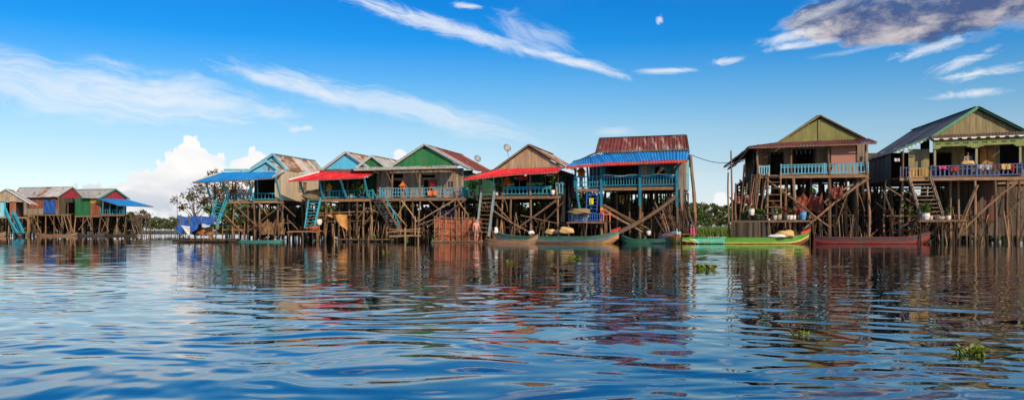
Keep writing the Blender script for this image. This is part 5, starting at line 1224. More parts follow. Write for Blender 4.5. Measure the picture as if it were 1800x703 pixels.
def platform(label, fr, px0, px1, py, v0, v1, mat=DECK, th=.06, rails=None, legs=True, name='landing', lm=POLE):
    t = tag(fr.empty(name), label, 'landing'); z = fr.z((px0 + px1) / 2, py, v0); u0, u1 = fr.u(px0, v0), fr.u(px1, v0)
    n = max(3, int((u1 - u0) / .22))
    for i in range(n): x = u0 + (u1 - u0) * (i + .5) / n; bar(t, 'plank', (x, v0, z - ru(0, .02)), (x + ru(-.03, .03), v1, z - ru(0, .02)), (u1 - u0) / n * .93, .035, mat)
    pole(t, 'edge_pole', (u0 - .1, v0 - .03, z - .09), (u1 + .1, v0 - .03, z - .09), .055, lm)
    if legs:
        m = max(2, int((u1 - u0) / .9))
        for i in range(m + 1):
            x = u0 + (u1 - u0) * i / m
            for v in (v0, v1): pole(t, 'leg', (x + ru(-.05, .05), v, -1), (x, v, z - .05 + (0 if not rails or v > v0 else ru(.3, .7))), .055, random.choice((lm, POLED)))
    if rails:
        for k in range(rails): pole(t, 'rail', (u0 - .15, v0, z + .22 + .2 * k), (u1 + .15, v0, z + .22 + .2 * k), .035, lm)
    return t, z
platform('low bamboo landing with pole rails at the foot of the long stair', f3, 687, 737, 413, -1.2, .4, POLE, rails=2, lm=POLEL)
platform('orange plank landing at the foot of the bright teal stair', f2, 507, 556, 406, -1.6, -.2, mk('orange_planks', (.44, .17, .07), (.3, .11, .05), (5, 5, 5)))
platform('low blue-railed deck with water barrels beside the tall house', f5, 999, 1064, 389.5, -1.2, .8, POLE)
rt = tag(f5.empty('deck_rail'), 'blue baluster rail round the low deck with barrels', 'railing'); zz = f5.z(1030, 389, -1.15)
railing(f5, rt, f5.P(1000, 389, -1.15), f5.P(1058, 389, -1.15), .52, BLUEP, .16, .05)
platform('plank shelf of potted plants in front of the olive-gabled house', f6, 1352, 1424, 387, -.9, .2, POLE)
pt, pz = platform('dark earth-covered deck on a stockade beside the potted plants', f6, 1288, 1350, 387, -.7, 2.0, POLED)
for i in range(26): x = f6.u(1288 + i * 2.45, -.75); bar(pt, 'stockade_board', (x, -.75, -.6), (x, -.75, pz - .05 - ru(0, .08)), .2, .03, DARKW)
platform('small plank landing with plant pots below the broad stair', f7, 1617, 1698, 386.5, -1.9, -.3, DECK)
platform('floating plank landing beside the red net pen', f3, 760, 846, 423.5, -2.0, -1.3, DECK, legs=True)
platform('far low brown walkway under the rusty-roofed house', Fb, 0, 255, 414, -.6, 1.2, DECK)
platform('low plank walkway behind the teal canoe', f1, 392, 470, 402, .6, 1.6, DECK, rails=1)
platform('shaded mid-level shelf under the blue-gabled house', f2, 560, 616, 377, .2, 2.2, DECK)
platform('shaded low shelf among stilts right of the landing', f2, 596, 682, 420, -.3, .7, DECK)

# red net pen
t = tag(f3.empty('net_pen'), 'red-brown fishing net pen hung on poles by the person standing', 'net pen'); z0, z1 = .05, f3.z(798, 382, -1.3); u0, u1 = f3.u(765, -1.3), f3.u(833, -1.3)
def net(parent, name, a, b, zt, zb, mat, sag=.15, nx=14, ny=6, bulge=.12, seed=0):
    mb = MB(); a, b = Vector((*a, 0)), Vector((*b, 0)); nrm = Vector(((b - a).y, -(b - a).x, 0)).normalized()
    def f(i, j): s, q = i / nx, j / ny; return a.lerp(b, s) + nrm * (bulge * math.sin(s * 9 + seed) * (.3 + q) + bulge * .5 * math.sin(s * 17 + q * 5)) + Vector((0, 0, (zt - sag * math.sin(s * math.pi * 3 + seed) ** 2) * (1 - q) + zb * q))
    for i in range(nx):
        for j in range(ny): mb.poly([f(i, j), f(i + 1, j), f(i + 1, j + 1), f(i, j + 1)])
    return mb.build(name, mat, parent)
net(t, 'net', (u0, -1.35), (u1, -1.35), z1, z0, NETR, bulge=.07); net(t, 'net', (u1, -1.35), (u1, .3), z1, z0, NETR, nx=6); net(t, 'net', (u0, .3), (u0, -1.35), z1, z0, NETR, nx=6); net(t, 'net', (u0, .4), (u1, .4), z1, z0, NETR)
for i in range(8): x = u0 + (u1 - u0) * i / 7; pole(t, 'net_pole', (x + ru(-.1, .1), -1.4, -1), (x, -1.4, z1 + ru(-.1, .5)), .045, POLE)
for z in (z1, z1 * .55, z1 * .28): pole(t, 'net_rail', (u0, -1.42, z + ru(-.05, .05)), (u1, -1.42, z + ru(-.05, .05)), .035, POLE)
def hung(name, label, fr, px0, px1, py0, py1, v, mat, cat, sag=.3, bulge=.15, seed=0):
    o = net(None, name, (fr.u(px0, v), v), (fr.u(px1, v), v), fr.z((px0 + px1) / 2, py0, v), fr.z((px0 + px1) / 2, py1, v), mat, sag, 12, 7, bulge, seed)
    o.location = (fr.o.x, fr.o.y, 0); o.rotation_euler = (0, 0, -fr.a); return tag(o, label, cat)
hung('fishing_net', 'brown fishing net draped between stilts below the beige plank room', f1, 455, 500, 384, 412, -.25, NETB, 'net', .4)
hung('fishing_net', 'dark net hanging in the gap between tan-gabled and rust-roofed houses', f4, 984, 1006, 303, 400, .5, mk('black_netting', (.02, .02, .022), (.012, .012, .014)), 'net', .3, .25)
hung('fishing_net', 'dull red net bundle hung left of the pole ladder', f6, 1290, 1322, 337, 358, -.1, NETD, 'net', .4, .2)
hung('fishing_net', 'dull red netting massed behind the potted plants', f6, 1396, 1446, 338, 372, .9, NETD, 'net', .5, .3)
hung('fishing_net', 'red cloth-like net hanging from the long brace pole', f6, 1460, 1482, 324, 350, -.35, NETD, 'net', .35, .15)
# triangular ochre tarpaulin
mb = MB(); pts = lambda s, q: f2.P(573 + 34 * s + q * (24 - 10 * s) * .9, 377 + q * (8 + 24 * (1 - abs(s - .75))), -.5) + Vector((0, .18 * math.sin(s * 8 + q * 3), 0))
for i in range(12):
    for j in range(8): mb.poly([pts(i / 12, j / 8), pts((i + 1) / 12, j / 8), pts((i + 1) / 12, (j + 1) / 8), pts(i / 12, (j + 1) / 8)])
o = mb.build('tarpaulin', OCHRE, None, True); o.location = (f2.o.x, f2.o.y, 0); o.rotation_euler = (0, 0, -f2.a); tag(o, 'ochre tarpaulin slung in a triangle under the blue-gabled house', 'tarpaulin')
# blue tarpaulin shelter at the left end of the row, over a small raft
fB = Frame(345, 62, 15)
t = tag(fB.empty('tarpaulin_shelter'), 'blue tarpaulin shelter over a raft at the left end of the row', 'shelter')
mb = MB()
def tf(s, q):
    p = fB.P(313 + (382 - 313) * s, 378 + 1.5 * math.sin(s * 9) + 3 * math.sin(s * math.pi), -.6 + 1.4 * (1 - q))
    dz = q * (.90 + .26 * math.sin(s * 5.2 + .6) + .16 * math.sin(s * 17)) * (1.0 if s < .65 else 1.0 - (s - .65) * 1.3)
    return p + Vector((.06 * math.sin(q * 6 + s * 9), .16 * math.sin(s * 31 + q * 4) * q + .07 * math.sin(s * 61 - q * 7) - .2 * q, -dz))
for i in range(36):
    for j in range(8): mb.poly([tf(i / 36, j / 8), tf((i + 1) / 36, j / 8), tf((i + 1) / 36, (j + 1) / 8), tf(i / 36, (j + 1) / 8)])
mb.build('tarpaulin', BLUEF, t, True)
mb = MB(); a, b, c = fB.P(318, 396, -.9), fB.P(334, 398, -.9), fB.P(331, 413, -.9)
for q in range(4): 
    k0, k1 = q / 4, (q + 1) / 4; mb.poly([a.lerp(c, k0), b.lerp(c, k0) + Vector((0, .05 * q, 0)), b.lerp(c, k1) + Vector((0, .05 * q, 0)), a.lerp(c, k1)])
mb.build('canvas_flap', PLASTICW, t)
for px, py in ((316, 377), (332, 378), (352, 379), (374, 378), (380, 380)): q = fB.u(px, -.1); pole(t, 'pole', (q, -.1, -1), (q + ru(-.1, .1), -.1, fB.z(px, py, -.1)), .05, POLE)
zz = .12; u0, u1 = fB.u(312, -1), fB.u(388, -1)
for i in range(9): pole(t, 'raft_pole', (u0 + ru(-.3, .3), -1.2 + i * .28, zz + ru(-.04, .06)), (u1 + ru(-.3, .3), -1.2 + i * .28, zz + ru(-.04, .06)), .09, random.choice((POLE, POLED)))
for i in range(14): x = ru(u0, u1); pole(t, 'stick', (x, ru(-1.3, .4), -.2), (x + ru(-.6, .6), ru(-1.3, .4), ru(.3, .9)), .03, random.choice((POLE, POLEL)))
pole(t, 'mast', (fB.u(312, -.6), -.6, -1), (fB.u(311.5, -.6), -.6, fB.z(311, 341, -.6)), .022, POLED)
sacks(361, 408, 62, 'orange-brown basket upturned under the blue tarpaulin', mk('basket_weave', (.45, .18, .06), (.3, .12, .04), (30, 30, 30), .8, .1), (1.0, .8, .8), 8, 'basket')
sacks(347, 405, 62.5, 'dark bundle under the blue tarpaulin', BLACK, (.8, .6, 1.2), 9, 'bundle')
def cloth_strip(): pass
mb = MB(); a = f1.P(379, 386, -.9)
for i in range(5): mb.poly([a + Vector((.03 * i, 0, -.14 * i)), a + Vector((.28 - .02 * i, .05, -.1 - .13 * i)), a + Vector((.30 - .03 * i, .05, -.24 - .13 * i)), a + Vector((.03 * i, 0, -.14 * (i + 1)))])
o = mb.build('cloth', mk('lime_cloth', (.18, .55, .05), (.13, .42, .04))); o.location = (f1.o.x, f1.o.y, 0); o.rotation_euler = (0, 0, -f1.a); tag(o, 'lime green cloth hanging at the foot of the teal porch stair', 'cloth')

# loose long poles: crossing timbers and the leaning bundle at the tall house
g = 'timbers crossed under the rust-roofed house'
for i, (a, b, r) in enumerate((((1060, 362), (1138, 410), .10), ((1062, 367), (1128, 409), .08), ((1072, 368), (1143, 404), .07), ((1189, 344), (1082, 412), .13), ((1186, 349), (1088, 411), .10))):
    o = pole(None, 'timber', wp(f5, *a, -.7 - .12 * i), wp(f5, *b, -.9 - .12 * i), r, POLE)
    tag(o, ['topmost timber falling to the right under the rust-roofed house', 'second timber falling to the right under the rust-roofed house', 'shorter upper timber falling to the right under the rust-roofed house', 'thick timber rising to the right under the rust-roofed house', 'thinner timber below the thick one, rising to the right'][i], 'timber', g)
for i in range(26):
    x = 1158 + i * 2.2; o = pole(None, 'leaning_pole', wp(f5, x + 8 + ru(-3, 6), 411, -.5 + ru(-.3, .3)), wp(f5, x - 10 + ru(-6, 8) + (8 if i > 14 else 0), ru(345, 382) - (14 if i > 13 else 0), .1 + ru(-.2, .5)), ru(.03, .07), random.choice((POLE, POLED, POLED)))
    tag(o, 'rough pole in the leaning bundle at the right corner of the rust-roofed house', 'pole', 'poles leaning at the corner')
o = pole(None, 'utility_pole', wp(f5, 1218, 416, -.2), wp(f5, 1215.5, 272, -.2), .13, POLE); o2 = o; tag(o, 'tall wooden utility pole carrying a wire beside the rust-roofed house', 'utility pole')
a, b = wp(f5, 1216, 273, -.2), wp(f6, 1305, 283, .5); mb = MB(); mb.tube([a.lerp(b, k / 14) - Vector((0, 0, .30 * math.sin(math.pi * k / 14))) for k in range(15)], .022, 5); tag(mb.build('overhead_wire', ROPE), 'black wire strung from the utility pole to the dark house', 'wire')
for px, y0, y1, lab in ((1285, 265, 412, 'tallest bare pole standing at the left of the dark house'), (1280, 303, 412, 'shorter bare pole left of the tallest one'), (1293, 322, 412, 'crooked dark stick beside the tall bare poles')):
    o = pole(None, 'mooring_pole', wp(f6, px + 2, y1, -.4), wp(f6, px, y0, -.4), .065, POLE); tag(o, lab, 'pole', 'bare poles by the dark house')
for i in range(14):
    x = 1296 + i * 3.6; o = pole(None, 'leaning_pole', wp(f6, x + ru(-2, 6), 388, -.3), wp(f6, x + ru(2, 14), ru(285, 335), -.1), ru(.03, .06), random.choice((POLE, POLED, POLE))); tag(o, 'grey pole in the cluster left of the pole ladder', 'pole', 'poles by the pole ladder')
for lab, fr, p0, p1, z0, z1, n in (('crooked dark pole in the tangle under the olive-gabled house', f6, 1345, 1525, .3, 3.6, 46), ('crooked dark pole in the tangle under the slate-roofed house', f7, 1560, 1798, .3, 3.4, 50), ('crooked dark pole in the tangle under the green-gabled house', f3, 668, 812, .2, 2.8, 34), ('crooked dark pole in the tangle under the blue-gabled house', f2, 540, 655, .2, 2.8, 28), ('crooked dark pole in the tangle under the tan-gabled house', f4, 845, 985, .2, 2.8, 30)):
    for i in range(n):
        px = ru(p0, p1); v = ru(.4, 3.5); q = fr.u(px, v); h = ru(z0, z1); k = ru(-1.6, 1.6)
        o = pole(None, 'crooked_pole', fr.world((q, v, max(-.6, h - ru(.6, 2.4)))), fr.world((q + k, v + ru(-.4, .4), h)), ru(.02, .055), random.choice((POLE, POLED, POLED, POLED))); tag(o, lab, 'pole', 'poles tangled under the houses')  # mostly the darkened wood, shade under the floors put into its colour
# thin sticks set in the water along the row
g = 'sticks standing in the water'
sticks = [('stick standing in the shallows before the beige plank house', f1, 398, 500, 18), ('stick standing in the shallows before the blue-gabled house', f2, 505, 655, 34), ('stick standing in the shallows before the green-gabled house', f3, 660, 760, 26), ('stick standing behind the net pen and wide ladder', f4, 835, 990, 30), ('stick standing below the low blue-railed deck', f5, 1000, 1075, 12), ('stick standing behind the green longtail boat', f6, 1352, 1525, 34), ('stick standing among the stilts of the slate-roofed house', f7, 1560, 1795, 34)]
for lab, fr, p0, p1, n in sticks:
    for i in range(n):
        px = ru(p0, p1); v = ru(-.9, 1.6); h = ru(.4, 2.2); q = fr.P(px, 420, v); tilt = ru(-.5, .5)
        o = pole(None, 'stick', fr.world((q.x, v, -.8)), fr.world((q.x + tilt * h * .7, v + ru(-.2, .2), h)), ru(.018, .045), random.choice((POLE, POLEL, POLED))); tag(o, lab, 'stick', g)

# shrines on the porches
def shrine(label, fr, px, pyb, v, h, mat, pm):
    p = fr.world(fr.P(px, pyb, v)); t = tag(empty('spirit_house', p, -fr.a), label, 'shrine'); s = h
    mb = MB(); mb.lathe([(.13 * s, 0), (.15 * s, .03 * s), (.075 * s, .08 * s), (.065 * s, .40 * s), (.10 * s, .44 * s), (.22 * s, .47 * s), (.22 * s, .50 * s)], 10); mb.build('pedestal', pm, t)
    mb = MB(); mb.box(-.13 * s, .13 * s, -.02 * s, .13 * s, .50 * s, .68 * s); mb.box(-.13 * s, -.09 * s, -.13 * s, -.09 * s, .5 * s, .68 * s); mb.box(.09 * s, .13 * s, -.13 * s, -.09 * s, .5 * s, .68 * s); mb.build('house_body', mat, t)
    mb = MB()
    for k, (r0, z0, z1) in enumerate(((.21, .68, .76), (.15, .755, .84), (.09, .835, .90))): mb.hexa([(-r0 * s, -r0 * s, z0 * s), (r0 * s, -r0 * s, z0 * s), (r0 * s, r0 * s, z0 * s), (-r0 * s, r0 * s, z0 * s), (-r0 * .5 * s, -r0 * .5 * s, z1 * s), (r0 * .5 * s, -r0 * .5 * s, z1 * s), (r0 * .5 * s, r0 * .5 * s, z1 * s), (-r0 * .5 * s, r0 * .5 * s, z1 * s)])
    mb.lathe([(.045 * s, .89 * s), (.02 * s, .95 * s), (.004 * s, 1.02 * s)], 8); mb.build('tiered_roof', mat, t)
shrine('gold spirit house on the porch under the first red awning', f2, 579, 347.5, .5, 1.15, GOLD, GOLD)
shrine('orange spirit house before the grey plank wall', f3, 708, 346, .35, 1.15, ORSH, ORSH)
shrine('red-orange spirit house on the tan-gabled porch', f4, 891, 342, .6, 1.35, ORSH, GOLD)
shrine('orange and cream spirit house on the left deck of the rust-roofed house', f5, 1022, 330, .8, 1.6, ORSH, PLASTER)
# satellite dishes
def dish(label, p, s):
    t = tag(empty('satellite_dish', p), label, 'satellite dish'); mb = MB(); n = 14
    prof = [(0.0, 0.0), (.25, .03), (.42, .09), (.5, .13)]; M = Euler((R(70), 0, R(25))).to_matrix() if True else None
    rg = []
    for (r, z) in prof[1:]:
        b = len(mb.v)
        for k in range(n): mb.v.append(tuple(M @ Vector((r * s * math.cos(6.2832 * k / n), r * s * math.sin(6.2832 * k / n), z * s)) + Vector((0, 0, s * .9))))
        rg.append(b)
    mb.f.append(tuple(rg[0] + k for k in range(n))); mb.mi.append(0)
    for i in range(2):
        for k in range(n): mb.f.append((rg[i] + k, rg[i] + (k + 1) % n, rg[i + 1] + (k + 1) % n, rg[i + 1] + k)); mb.mi.append(0)
    mb.build('reflector', STEEL, t); mb = MB(); mb.tube([(.25 * s, 0, -.5 * s), (.0, 0, .85 * s)], .03 * s, 6); mb.build('mast', STEEL, t)
    mb = MB(); tipp = M @ Vector((0, 0, .5 * s)) + Vector((0, 0, s * .9))
    for k in (0, 5, 10): mb.tube([M @ Vector((.48 * s * math.cos(6.28 * k / n), .48 * s * math.sin(6.28 * k / n), .12 * s)) + Vector((0, 0, s * .9)), tipp], .012 * s, 4)
    mb.build('feed_arm', STEEL, t)
dish('satellite dish left of the tan gable', wp(f4, 891, 274, 3.0), .62); dish('satellite dish on the rust-red side of the green-gabled roof', wp(f3, 839, 291, 8.0), .6)
# pots, barrels, furniture
def pot(label, fr, px, py, v, r, h, mat, plant=None, pn=60, ps=.12, ph=.5, seed=1, name='plant_pot', cat='pot', group=None):
    t = tag(empty(name, fr.world(fr.P(px, py, v))), label, cat, group); mb = MB(); mb.lathe([(r * .7, 0), (r, h * .5), (r * .95, h * .9), (r * 1.08, h), (r * .85, h), (r * .8, h * .8)], 12); mb.build('pot', mat, t)
    if plant: mb = MB(); rs = random.Random(seed); [mb.tube([(0, 0, h * .7), (rs.uniform(-r, r), rs.uniform(-r, r), h + ph * .8)], [.012, .006], 4) for _ in range(6)]; leaf_cloud(mb, (0, 0, h + ph * .55), ph * .62, pn, ps, rs, .9); mb.build('foliage', plant, t)
    return t
g = 'pots on the plank shelf'
for i, (px, m_, pl, lab, r, h) in enumerate(((1362, CLAY, LEAFG, 'leftmost plant pot on the shelf, beside the ladder foot', .15, .3), (1370, CLAY, LEAFG, 'grey pot with leafy green plant, second on the shelf', .16, .34), (1379, BLACK, LEAFR, 'dark pot with red-leaved plant, third on the shelf', .16, .32), (1385, CLAY, LEAFR, 'tan pot left of the two white pots on the shelf', .15, .3), (1390, PLASTICW, LEAFG, 'white pot, left one of the two on the shelf', .14, .3), (1396, PLASTICW, LEAFR, 'white pot, right one of the two on the shelf', .14, .3), (1402, BLACK, LEAFR, 'black pot between white pot and blue drum', .15, .3))):
    pot(lab, f6, px, 386, -.6, r, h, m_, pl, 46, .09, .45, 30 + i, group=g)
pot('blue plastic drum on the plank shelf', f6, 1411, 386, -.55, .24, .55, PLASTICB, name='drum', cat='drum')
pot('white box pot on the shelf by the ladder', f6, 1361, 377, .1, .22, .4, PLASTICW, LEAFR, 30, .09, .3, 44)
pot('round pale jar hung at the edge of the earth deck', f6, 1321, 378, -.8, .2, .42, PLASTICW, name='jar', cat='jar')
for i, px in enumerate((1311, 1331, 1340)): pot(['grassy plant tub on the earth deck, left of the pale jar', 'grassy plant tub on the earth deck, right of the pale jar', 'grassy plant tub on the earth deck, next to the ladder'][i], f6, px, 387, -.3, .3, .2, BLACK, GRASS, 70, .13, .5, 50 + i, group='plant tubs on the earth deck')
pot('white pot with bushy plant below the broad stair', f7, 1627, 386, -1.6, .26, .42, PLASTICW, LEAFG, 90, .12, .6, 60)
pot('small pot with red plant beside the white pot', f7, 1636, 386, -1.6, .13, .24, CLAY, LEAFR, 26, .07, .3, 61)
pot('wide pale basin on the landing below the broad stair', f7, 1652, 386, -1.6, .3, .2, CLAY, name='basin', cat='basin')
pot('pot with thin leaves at the right of the landing', f7, 1667, 386, -1.5, .15, .26, PLASTICW, LEAFG, 30, .08, .6, 62)
pot('leafy sapling in a tub left of the landing', f7, 1602, 400, -1.0, .16, .4, BLACK, HYA, 24, .16, 1.2, 63)
pot('potted shrub at the left end of the tan-gabled porch', f4, 831, 344, -.1, .2, .3, BLACK, LEAFG, 80, .12, .8, 64)
pot('potted shrub beside the spirit house on the tan-gabled porch', f4, 880, 343, .2, .2, .3, BLACK, LEAFG, 60, .12, .7, 65)
pot('tall leafy plant at the right of the tan-gabled porch', f4, 971, 342, .3, .2, .3, BLACK, LEAFG, 80, .13, 1.5, 66)
pot('leafy plant between the blue-gabled and green-gabled porches', f2, 632, 348, .1, .2, .3, BLACK, LEAFG, 90, .13, .9, 67)
pot('small leafy plant on the red-awning porch near the stair', f2, 618, 348, .15, .18, .3, CLAY, LEAFG, 60, .12, .5, 68)
sacks(1019, 372.5, 57.4, 'dry thatch heap on top of the water barrels', THATCH, (1.5, .9, .5), 12, 'thatch')
for i, px in enumerate((1011, 1027)): pot(['white water barrel on the low blue-railed deck, left one', 'white water barrel on the low blue-railed deck, right one'][i], f5, px, 389, -.7, .30, .62, PLASTICW, name='water_barrel', cat='barrel', group='water barrels')
sacks(551, 344, 64, 'brown woven mat roll at the head of the bright teal stair', THATCH, (1.7, .5, .9), 13, 'mat')
pot('orange-brown basket on the landing at the foot of the teal stair', f2, 551, 405, -1.3, .42, .36, mk('rust_basket', (.38, .12, .05), (.26, .08, .04), (20, 20, 20)), name='basket', cat='basket')
pot('pale jerrycan hanging beside the teal stair', f2, 561, 395, -1.0, .22, .42, PLASTICW, name='jerrycan', cat='jerrycan')
pot('white bucket on the tan-gabled porch edge', f4, 873, 343, .1, .14, .24, PLASTICW, name='bucket', cat='bucket')
pot('white bucket on the porch by the turquoise rail end', f4, 971.5, 342, -.05, .15, .32, PLASTICW, name='bucket', cat='bucket')
pot('white jar on the low beam under the tall house', f5, 1140, 413, -1.0, .16, .3, PLASTICW, name='jar', cat='jar')
def chair(label, fr, px, py, v, mat, rz=0.0, s=1.0):
    p = fr.world(fr.P(px, py, v)); t = tag(empty('chair', p, rz), label, 'chair'); t.scale = (s, s, s)
    mb = MB(); mb.box(-.24, .24, -.24, .24, .40, .44); mb.build('seat', mat, t); mb = MB(); mb.box(-.24, .24, .20, .24, .44, .86); mb.build('backrest', mat, t)
    for x in (-.21, .21):
        for y in (-.21, .21): bar(t, 'leg', (x, y, 0), (x, y, .40), .05, .05, mat)
        mb = MB(); mb.beam((x, -.2, .62), (x, .22, .62), .05, .04); mb.beam((x, -.2, .44), (x, -.2, .62), .04, .04); mb.build('armrest', mat, t)
chair('white plastic chair on the open porch, left of the pair', f1, 422, 351.5, 1.2, PLASTICW, .4); chair('white plastic chair on the open porch, right of the pair', f1, 436, 351.5, 1.2, PLASTICW, -.5); chair('reddish wooden chair on the open porch near the stair', f1, 410, 351.5, .9, REDBROWN, .2)
chair('orange plastic chair beside the low blue-railed deck', f5, 1064, 389, -.9, PLASTICO, .3, 1.1)
# cloths and laundry
def rag(label, fr, px0, px1, py0, py1, v, mat, seed=1, name='laundry', group=None):
    o = net(None, name, (fr.u(px0, v), v), (fr.u(px1, v), v), fr.z((px0 + px1) / 2, py0, v), fr.z((px0 + px1) / 2, py1, v), mat, .06, 8, 5, .05, seed); o.location = (fr.o.x, fr.o.y, 0); o.rotation_euler = (0, 0, -fr.a)
    sm = o.modifiers.new('thick', 'SOLIDIFY'); sm.thickness = .02; return tag(o, label, 'cloth', group)
g = 'laundry on the right porch rail'
rag('orange cloth hung on the sky-blue rail of the green-gabled house', f3, 752, 768, 334, 343.5, -.06, ORANGE, 1, 'cloth')
rag('pink cloth on the violet rail near the stair head', f7, 1650, 1664, 291, 297, -.08, PINKC, 2, group=g); rag('dull red cloth on the violet rail left of the person', f7, 1671, 1685, 293, 301, -.08, REDC, 3, group=g)
rag('pale grey cloth on the rail right of the person', f7, 1718, 1729, 289, 297, -.08, GREYC, 4, group=g); rag('grey-white cloth on the rail, second right of the person', f7, 1731, 1743, 289, 298, -.08, GREYC, 5, group=g); rag('dark brown cloth on the violet rail', f7, 1744, 1758, 288, 299, -.08, BROWNC, 6, group=g); rag('tan cloth on the violet rail near the corner post', f7, 1760, 1776, 287.5, 298, -.08, TANC, 7, group=g); rag('small red cloth at the right end of the violet rail', f7, 1777, 1783, 289, 302, -.08, REDC, 8, group=g)
rag('bright yellow shirt hanging by the blue ladder frame', f5, 1036, 1043, 348, 359, -.35, YELLOWC, 9, 'shirt'); rag('blue cloths drying under the green-gabled house', f3, 766, 800, 368, 378, 2.0, BLUEP, 10, 'cloth')
rag('red curtain in the doorway of the green-gabled house', f3, 753, 766, 316, 330, 1.1, REDC, 11, 'curtain'); rag('maroon hanging cloth under the second red awning', f4, 908, 927, 309, 317, .9, REDC, 12, 'curtain'); rag('white cloth hung inside the slate-roofed house bay', f7, 1572, 1581, 278, 284, .8, PLASTICW, 13, 'cloth')
rag('red cloth hung beside the yellow prow', f5, 1214, 1221, 400, 411, -.9, PINKC, 14, 'cloth')

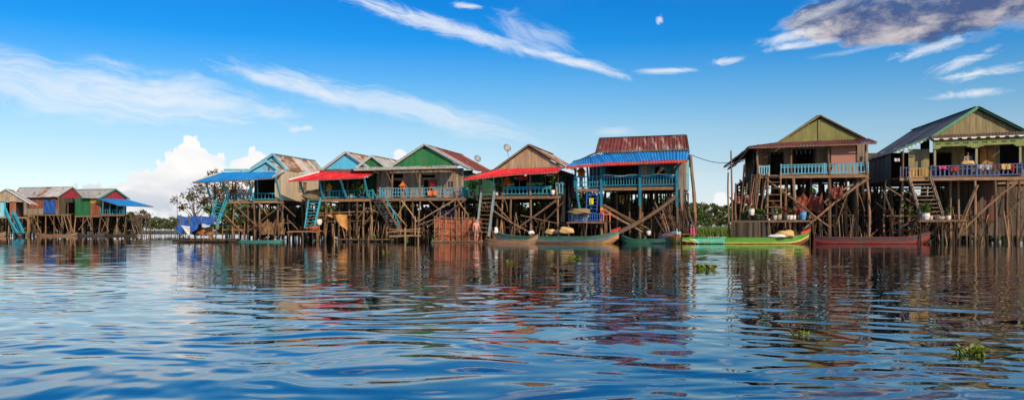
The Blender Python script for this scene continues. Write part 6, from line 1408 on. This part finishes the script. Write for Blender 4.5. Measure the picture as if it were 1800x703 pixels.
# ================================================================== people
def skin_body(name, V, E, rad, mat, parent=None, root=0, sub=2):
    me = bpy.data.meshes.new(name); me.from_pydata(V, E, []); o = bpy.data.objects.new(name, me); link(o, parent)
    m = o.modifiers.new('skin', 'SKIN'); m.use_smooth_shade = True; m.branch_smoothing = .3
    for i, sv in enumerate(me.skin_vertices[0].data): sv.radius = rad[i] if hasattr(rad[i], '__len__') else (rad[i], rad[i]); sv.use_root = (i == root)
    s = o.modifiers.new('sub', 'SUBSURF'); s.levels = sub; s.render_levels = sub; me.materials.append(mat); return o
def person(label, loc, rz, arms, shirt, shorts, skin, h=1.62, longp=False):
    """arms: for each side (elbow, wrist) points; faces -Y"""
    t = tag(empty('person', loc, rz), label, 'person'); t.scale = (h / 1.7,) * 3
    V = []; E = []; Rd = []
    def v(p, r, par=None):
        V.append(p); Rd.append(r); k = len(V) - 1
        if par is not None: E.append((par, k))
        return k
    pel = v((0, 0, .94), (.135, .10)); wa = v((0, 0, 1.06), (.125, .09), pel); ch = v((0, -.01, 1.28), (.155, .105), wa); nk = v((0, 0, 1.43), (.06, .06), ch); hb = v((0, -.01, 1.51), (.060, .065), nk); hd = v((0, -.02, 1.60), (.078, .095), hb); v((0, -.01, 1.675), (.055, .065), hd)
    limbs = {}
    for s in (-1, 1):
        hp = v((s * .09, 0, .86), .085, pel); kn = v((s * .10, -.015, .48), .056, hp); an = v((s * .10, .015, .09), .038, kn); v((s * .11, -.06, .035), (.038, .03), an); V[-1]; v((s * .12, -.14, .028), (.040, .022), len(V) - 1)
        el, wr = arms[0 if s < 0 else 1]
        sh = v((s * .175, 0, 1.375), .058, ch); e = v(el, .042, sh); w_ = v(wr, .027, e)
        d = (Vector(wr) - Vector(el)).normalized(); side = d.cross(Vector((0, 0, 1)) if abs(d.z) < .9 else Vector((1, 0, 0))).normalized()
        palm = v(tuple(Vector(wr) + d * .06), (.034, .018), w_)
        for k, (off, ln) in enumerate(((-.030, .062), (-.010, .072), (.010, .068), (.029, .054))):
            f0 = v(tuple(Vector(wr) + d * .10 + side * off), .0095, palm); f1_ = v(tuple(Vector(wr) + d * (.10 + ln * .6) + side * off * 1.1 - Vector((0, 0, .008))), .0085, f0); v(tuple(Vector(wr) + d * (.10 + ln) + side * off * 1.1 - Vector((0, 0, .02))), .007, f1_)
        th = v(tuple(Vector(wr) + d * .05 + side * -.045), .011, palm); v(tuple(Vector(wr) + d * .09 + side * -.058), .009, th)
        limbs[s] = (hp, kn, sh, e)
    skin_body('body', V, E, Rd, skin, t)
    # shirt and shorts: slightly larger shells over the same joints
    SV = [(0, 0, .93), (0, 0, 1.07), (0, -.01, 1.28), (0, 0, 1.40)]; SE = [(0, 1), (1, 2), (2, 3)]; SR = [(.150, .115), (.142, .106), (.172, .122), (.085, .08)]
    for s in (-1, 1):
        el = Vector(arms[0 if s < 0 else 1][0]); a = Vector((s * .18, 0, 1.375)); SV += [tuple(a), tuple(a.lerp(el, .72))]; SE += [(2, len(SV) - 2), (len(SV) - 2, len(SV) - 1)]; SR += [.070, .060]
    skin_body('shirt', SV, SE, SR, shirt, t)
    k = .1 if longp else .55
    PV = [(0, 0, .99), (0, 0, .90)]; PE = [(0, 1)]; PR = [(.148, .112), (.150, .116)]
    for s in (-1, 1): PV += [(s * .09, 0, .82), (s * .10, -.01, k)]; PE += [(1, len(PV) - 2), (len(PV) - 2, len(PV) - 1)]; PR += [.098, .082 if not longp else .06]
    skin_body('shorts', PV, PE, PR, shorts, t)
    # head details
    bm = bmesh.new(); bmesh.ops.create_uvsphere(bm, u_segments=14, v_segments=10, radius=.108)
    for q in bm.verts: q.co = Vector((q.co.x * .84, q.co.y * 1.02 + .018, q.co.z * 1.0 + 1.632)); 
    bmesh.ops.delete(bm, geom=[q for q in bm.verts if (q.co.z < 1.60 and q.co.y < .02) or q.co.z < 1.55 or (q.co.y < -.055 and q.co.z < 1.665)], context='VERTS')
    me = bpy.data.meshes.new('hair'); bm.to_mesh(me); bm.free(); me.materials.append(HAIR); link(bpy.data.objects.new('hair', me), t)
    mb = MB(); mb.hexa([(-.014, -.118, 1.565), (.014, -.118, 1.565), (.014, -.09, 1.565), (-.014, -.09, 1.565), (-.006, -.108, 1.615), (.006, -.108, 1.615), (.006, -.09, 1.615), (-.006, -.09, 1.615)]); mb.build('nose', skin, t)
    for s in (-1, 1):
        mb = MB(); mb.lathe([(.004, -.008), (.010, 0), (.004, .008)], 6, (s * .030, -.104, 1.618)); mb.build('eye', HAIR, t)
        mb = MB(); mb.lathe([(.006, -.026), (.018, 0), (.006, .026)], 6, (s * .084, 0, 1.605)); mb.build('ear', skin, t)
    mb = MB(); mb.box(-.024, .024, -.108, -.09, 1.545, 1.553); mb.build('mouth', REDC, t)
    return t
p = wp(f3, 837, 424, -1.75); p.z = .05
person('person in salmon shirt and brown shorts standing by the net pen', p, .5, (((-.24, .02, 1.12), (-.27, -.06, .88)), ((.24, .0, 1.12), (.27, -.10, .90))), PINKS, NAVY, SKIN, 1.60)
STR = bpy.data.materials.new('striped_shirt_cloth'); STR.use_nodes = True; s_ = NT(STR.node_tree); g_ = s_.node('ShaderNodeNewGeometry'); sx = s_.node('ShaderNodeSeparateXYZ'); s_.l.new(g_.outputs['Position'], sx.inputs[0])
fr_ = s_.m('FRACT', s_.mul(sx.outputs[2], 9.0)); s_.l.new(s_.mix(s_.m('GREATER_THAN', fr_, .62), (.06, .02, .03, 1), (.55, .48, .46, 1)), s_.n['Principled BSDF'].inputs['Base Color']); s_.n['Principled BSDF'].inputs['Roughness'].default_value = .85
p = f7.world(f7.P(1701, 311, .45)); p.z = FR7[2]
person('person in dark striped shirt standing at the violet porch rail', p, -.15, (((-.27, -.06, 1.12), (-.19, -.24, .98)), ((.27, -.06, 1.12), (.19, -.24, .98))), STR, BROWNC, SKIND, 1.62, True)
o = sacks(1701, 294.5, 1, 'tan bundle held at the waist by the person in the striped shirt', TANC, (.80, .45, .36), 21, 'bundle'); q = f7.world((f7.u(1701, .12), .12, FR7[2] + .86)); o.location = q
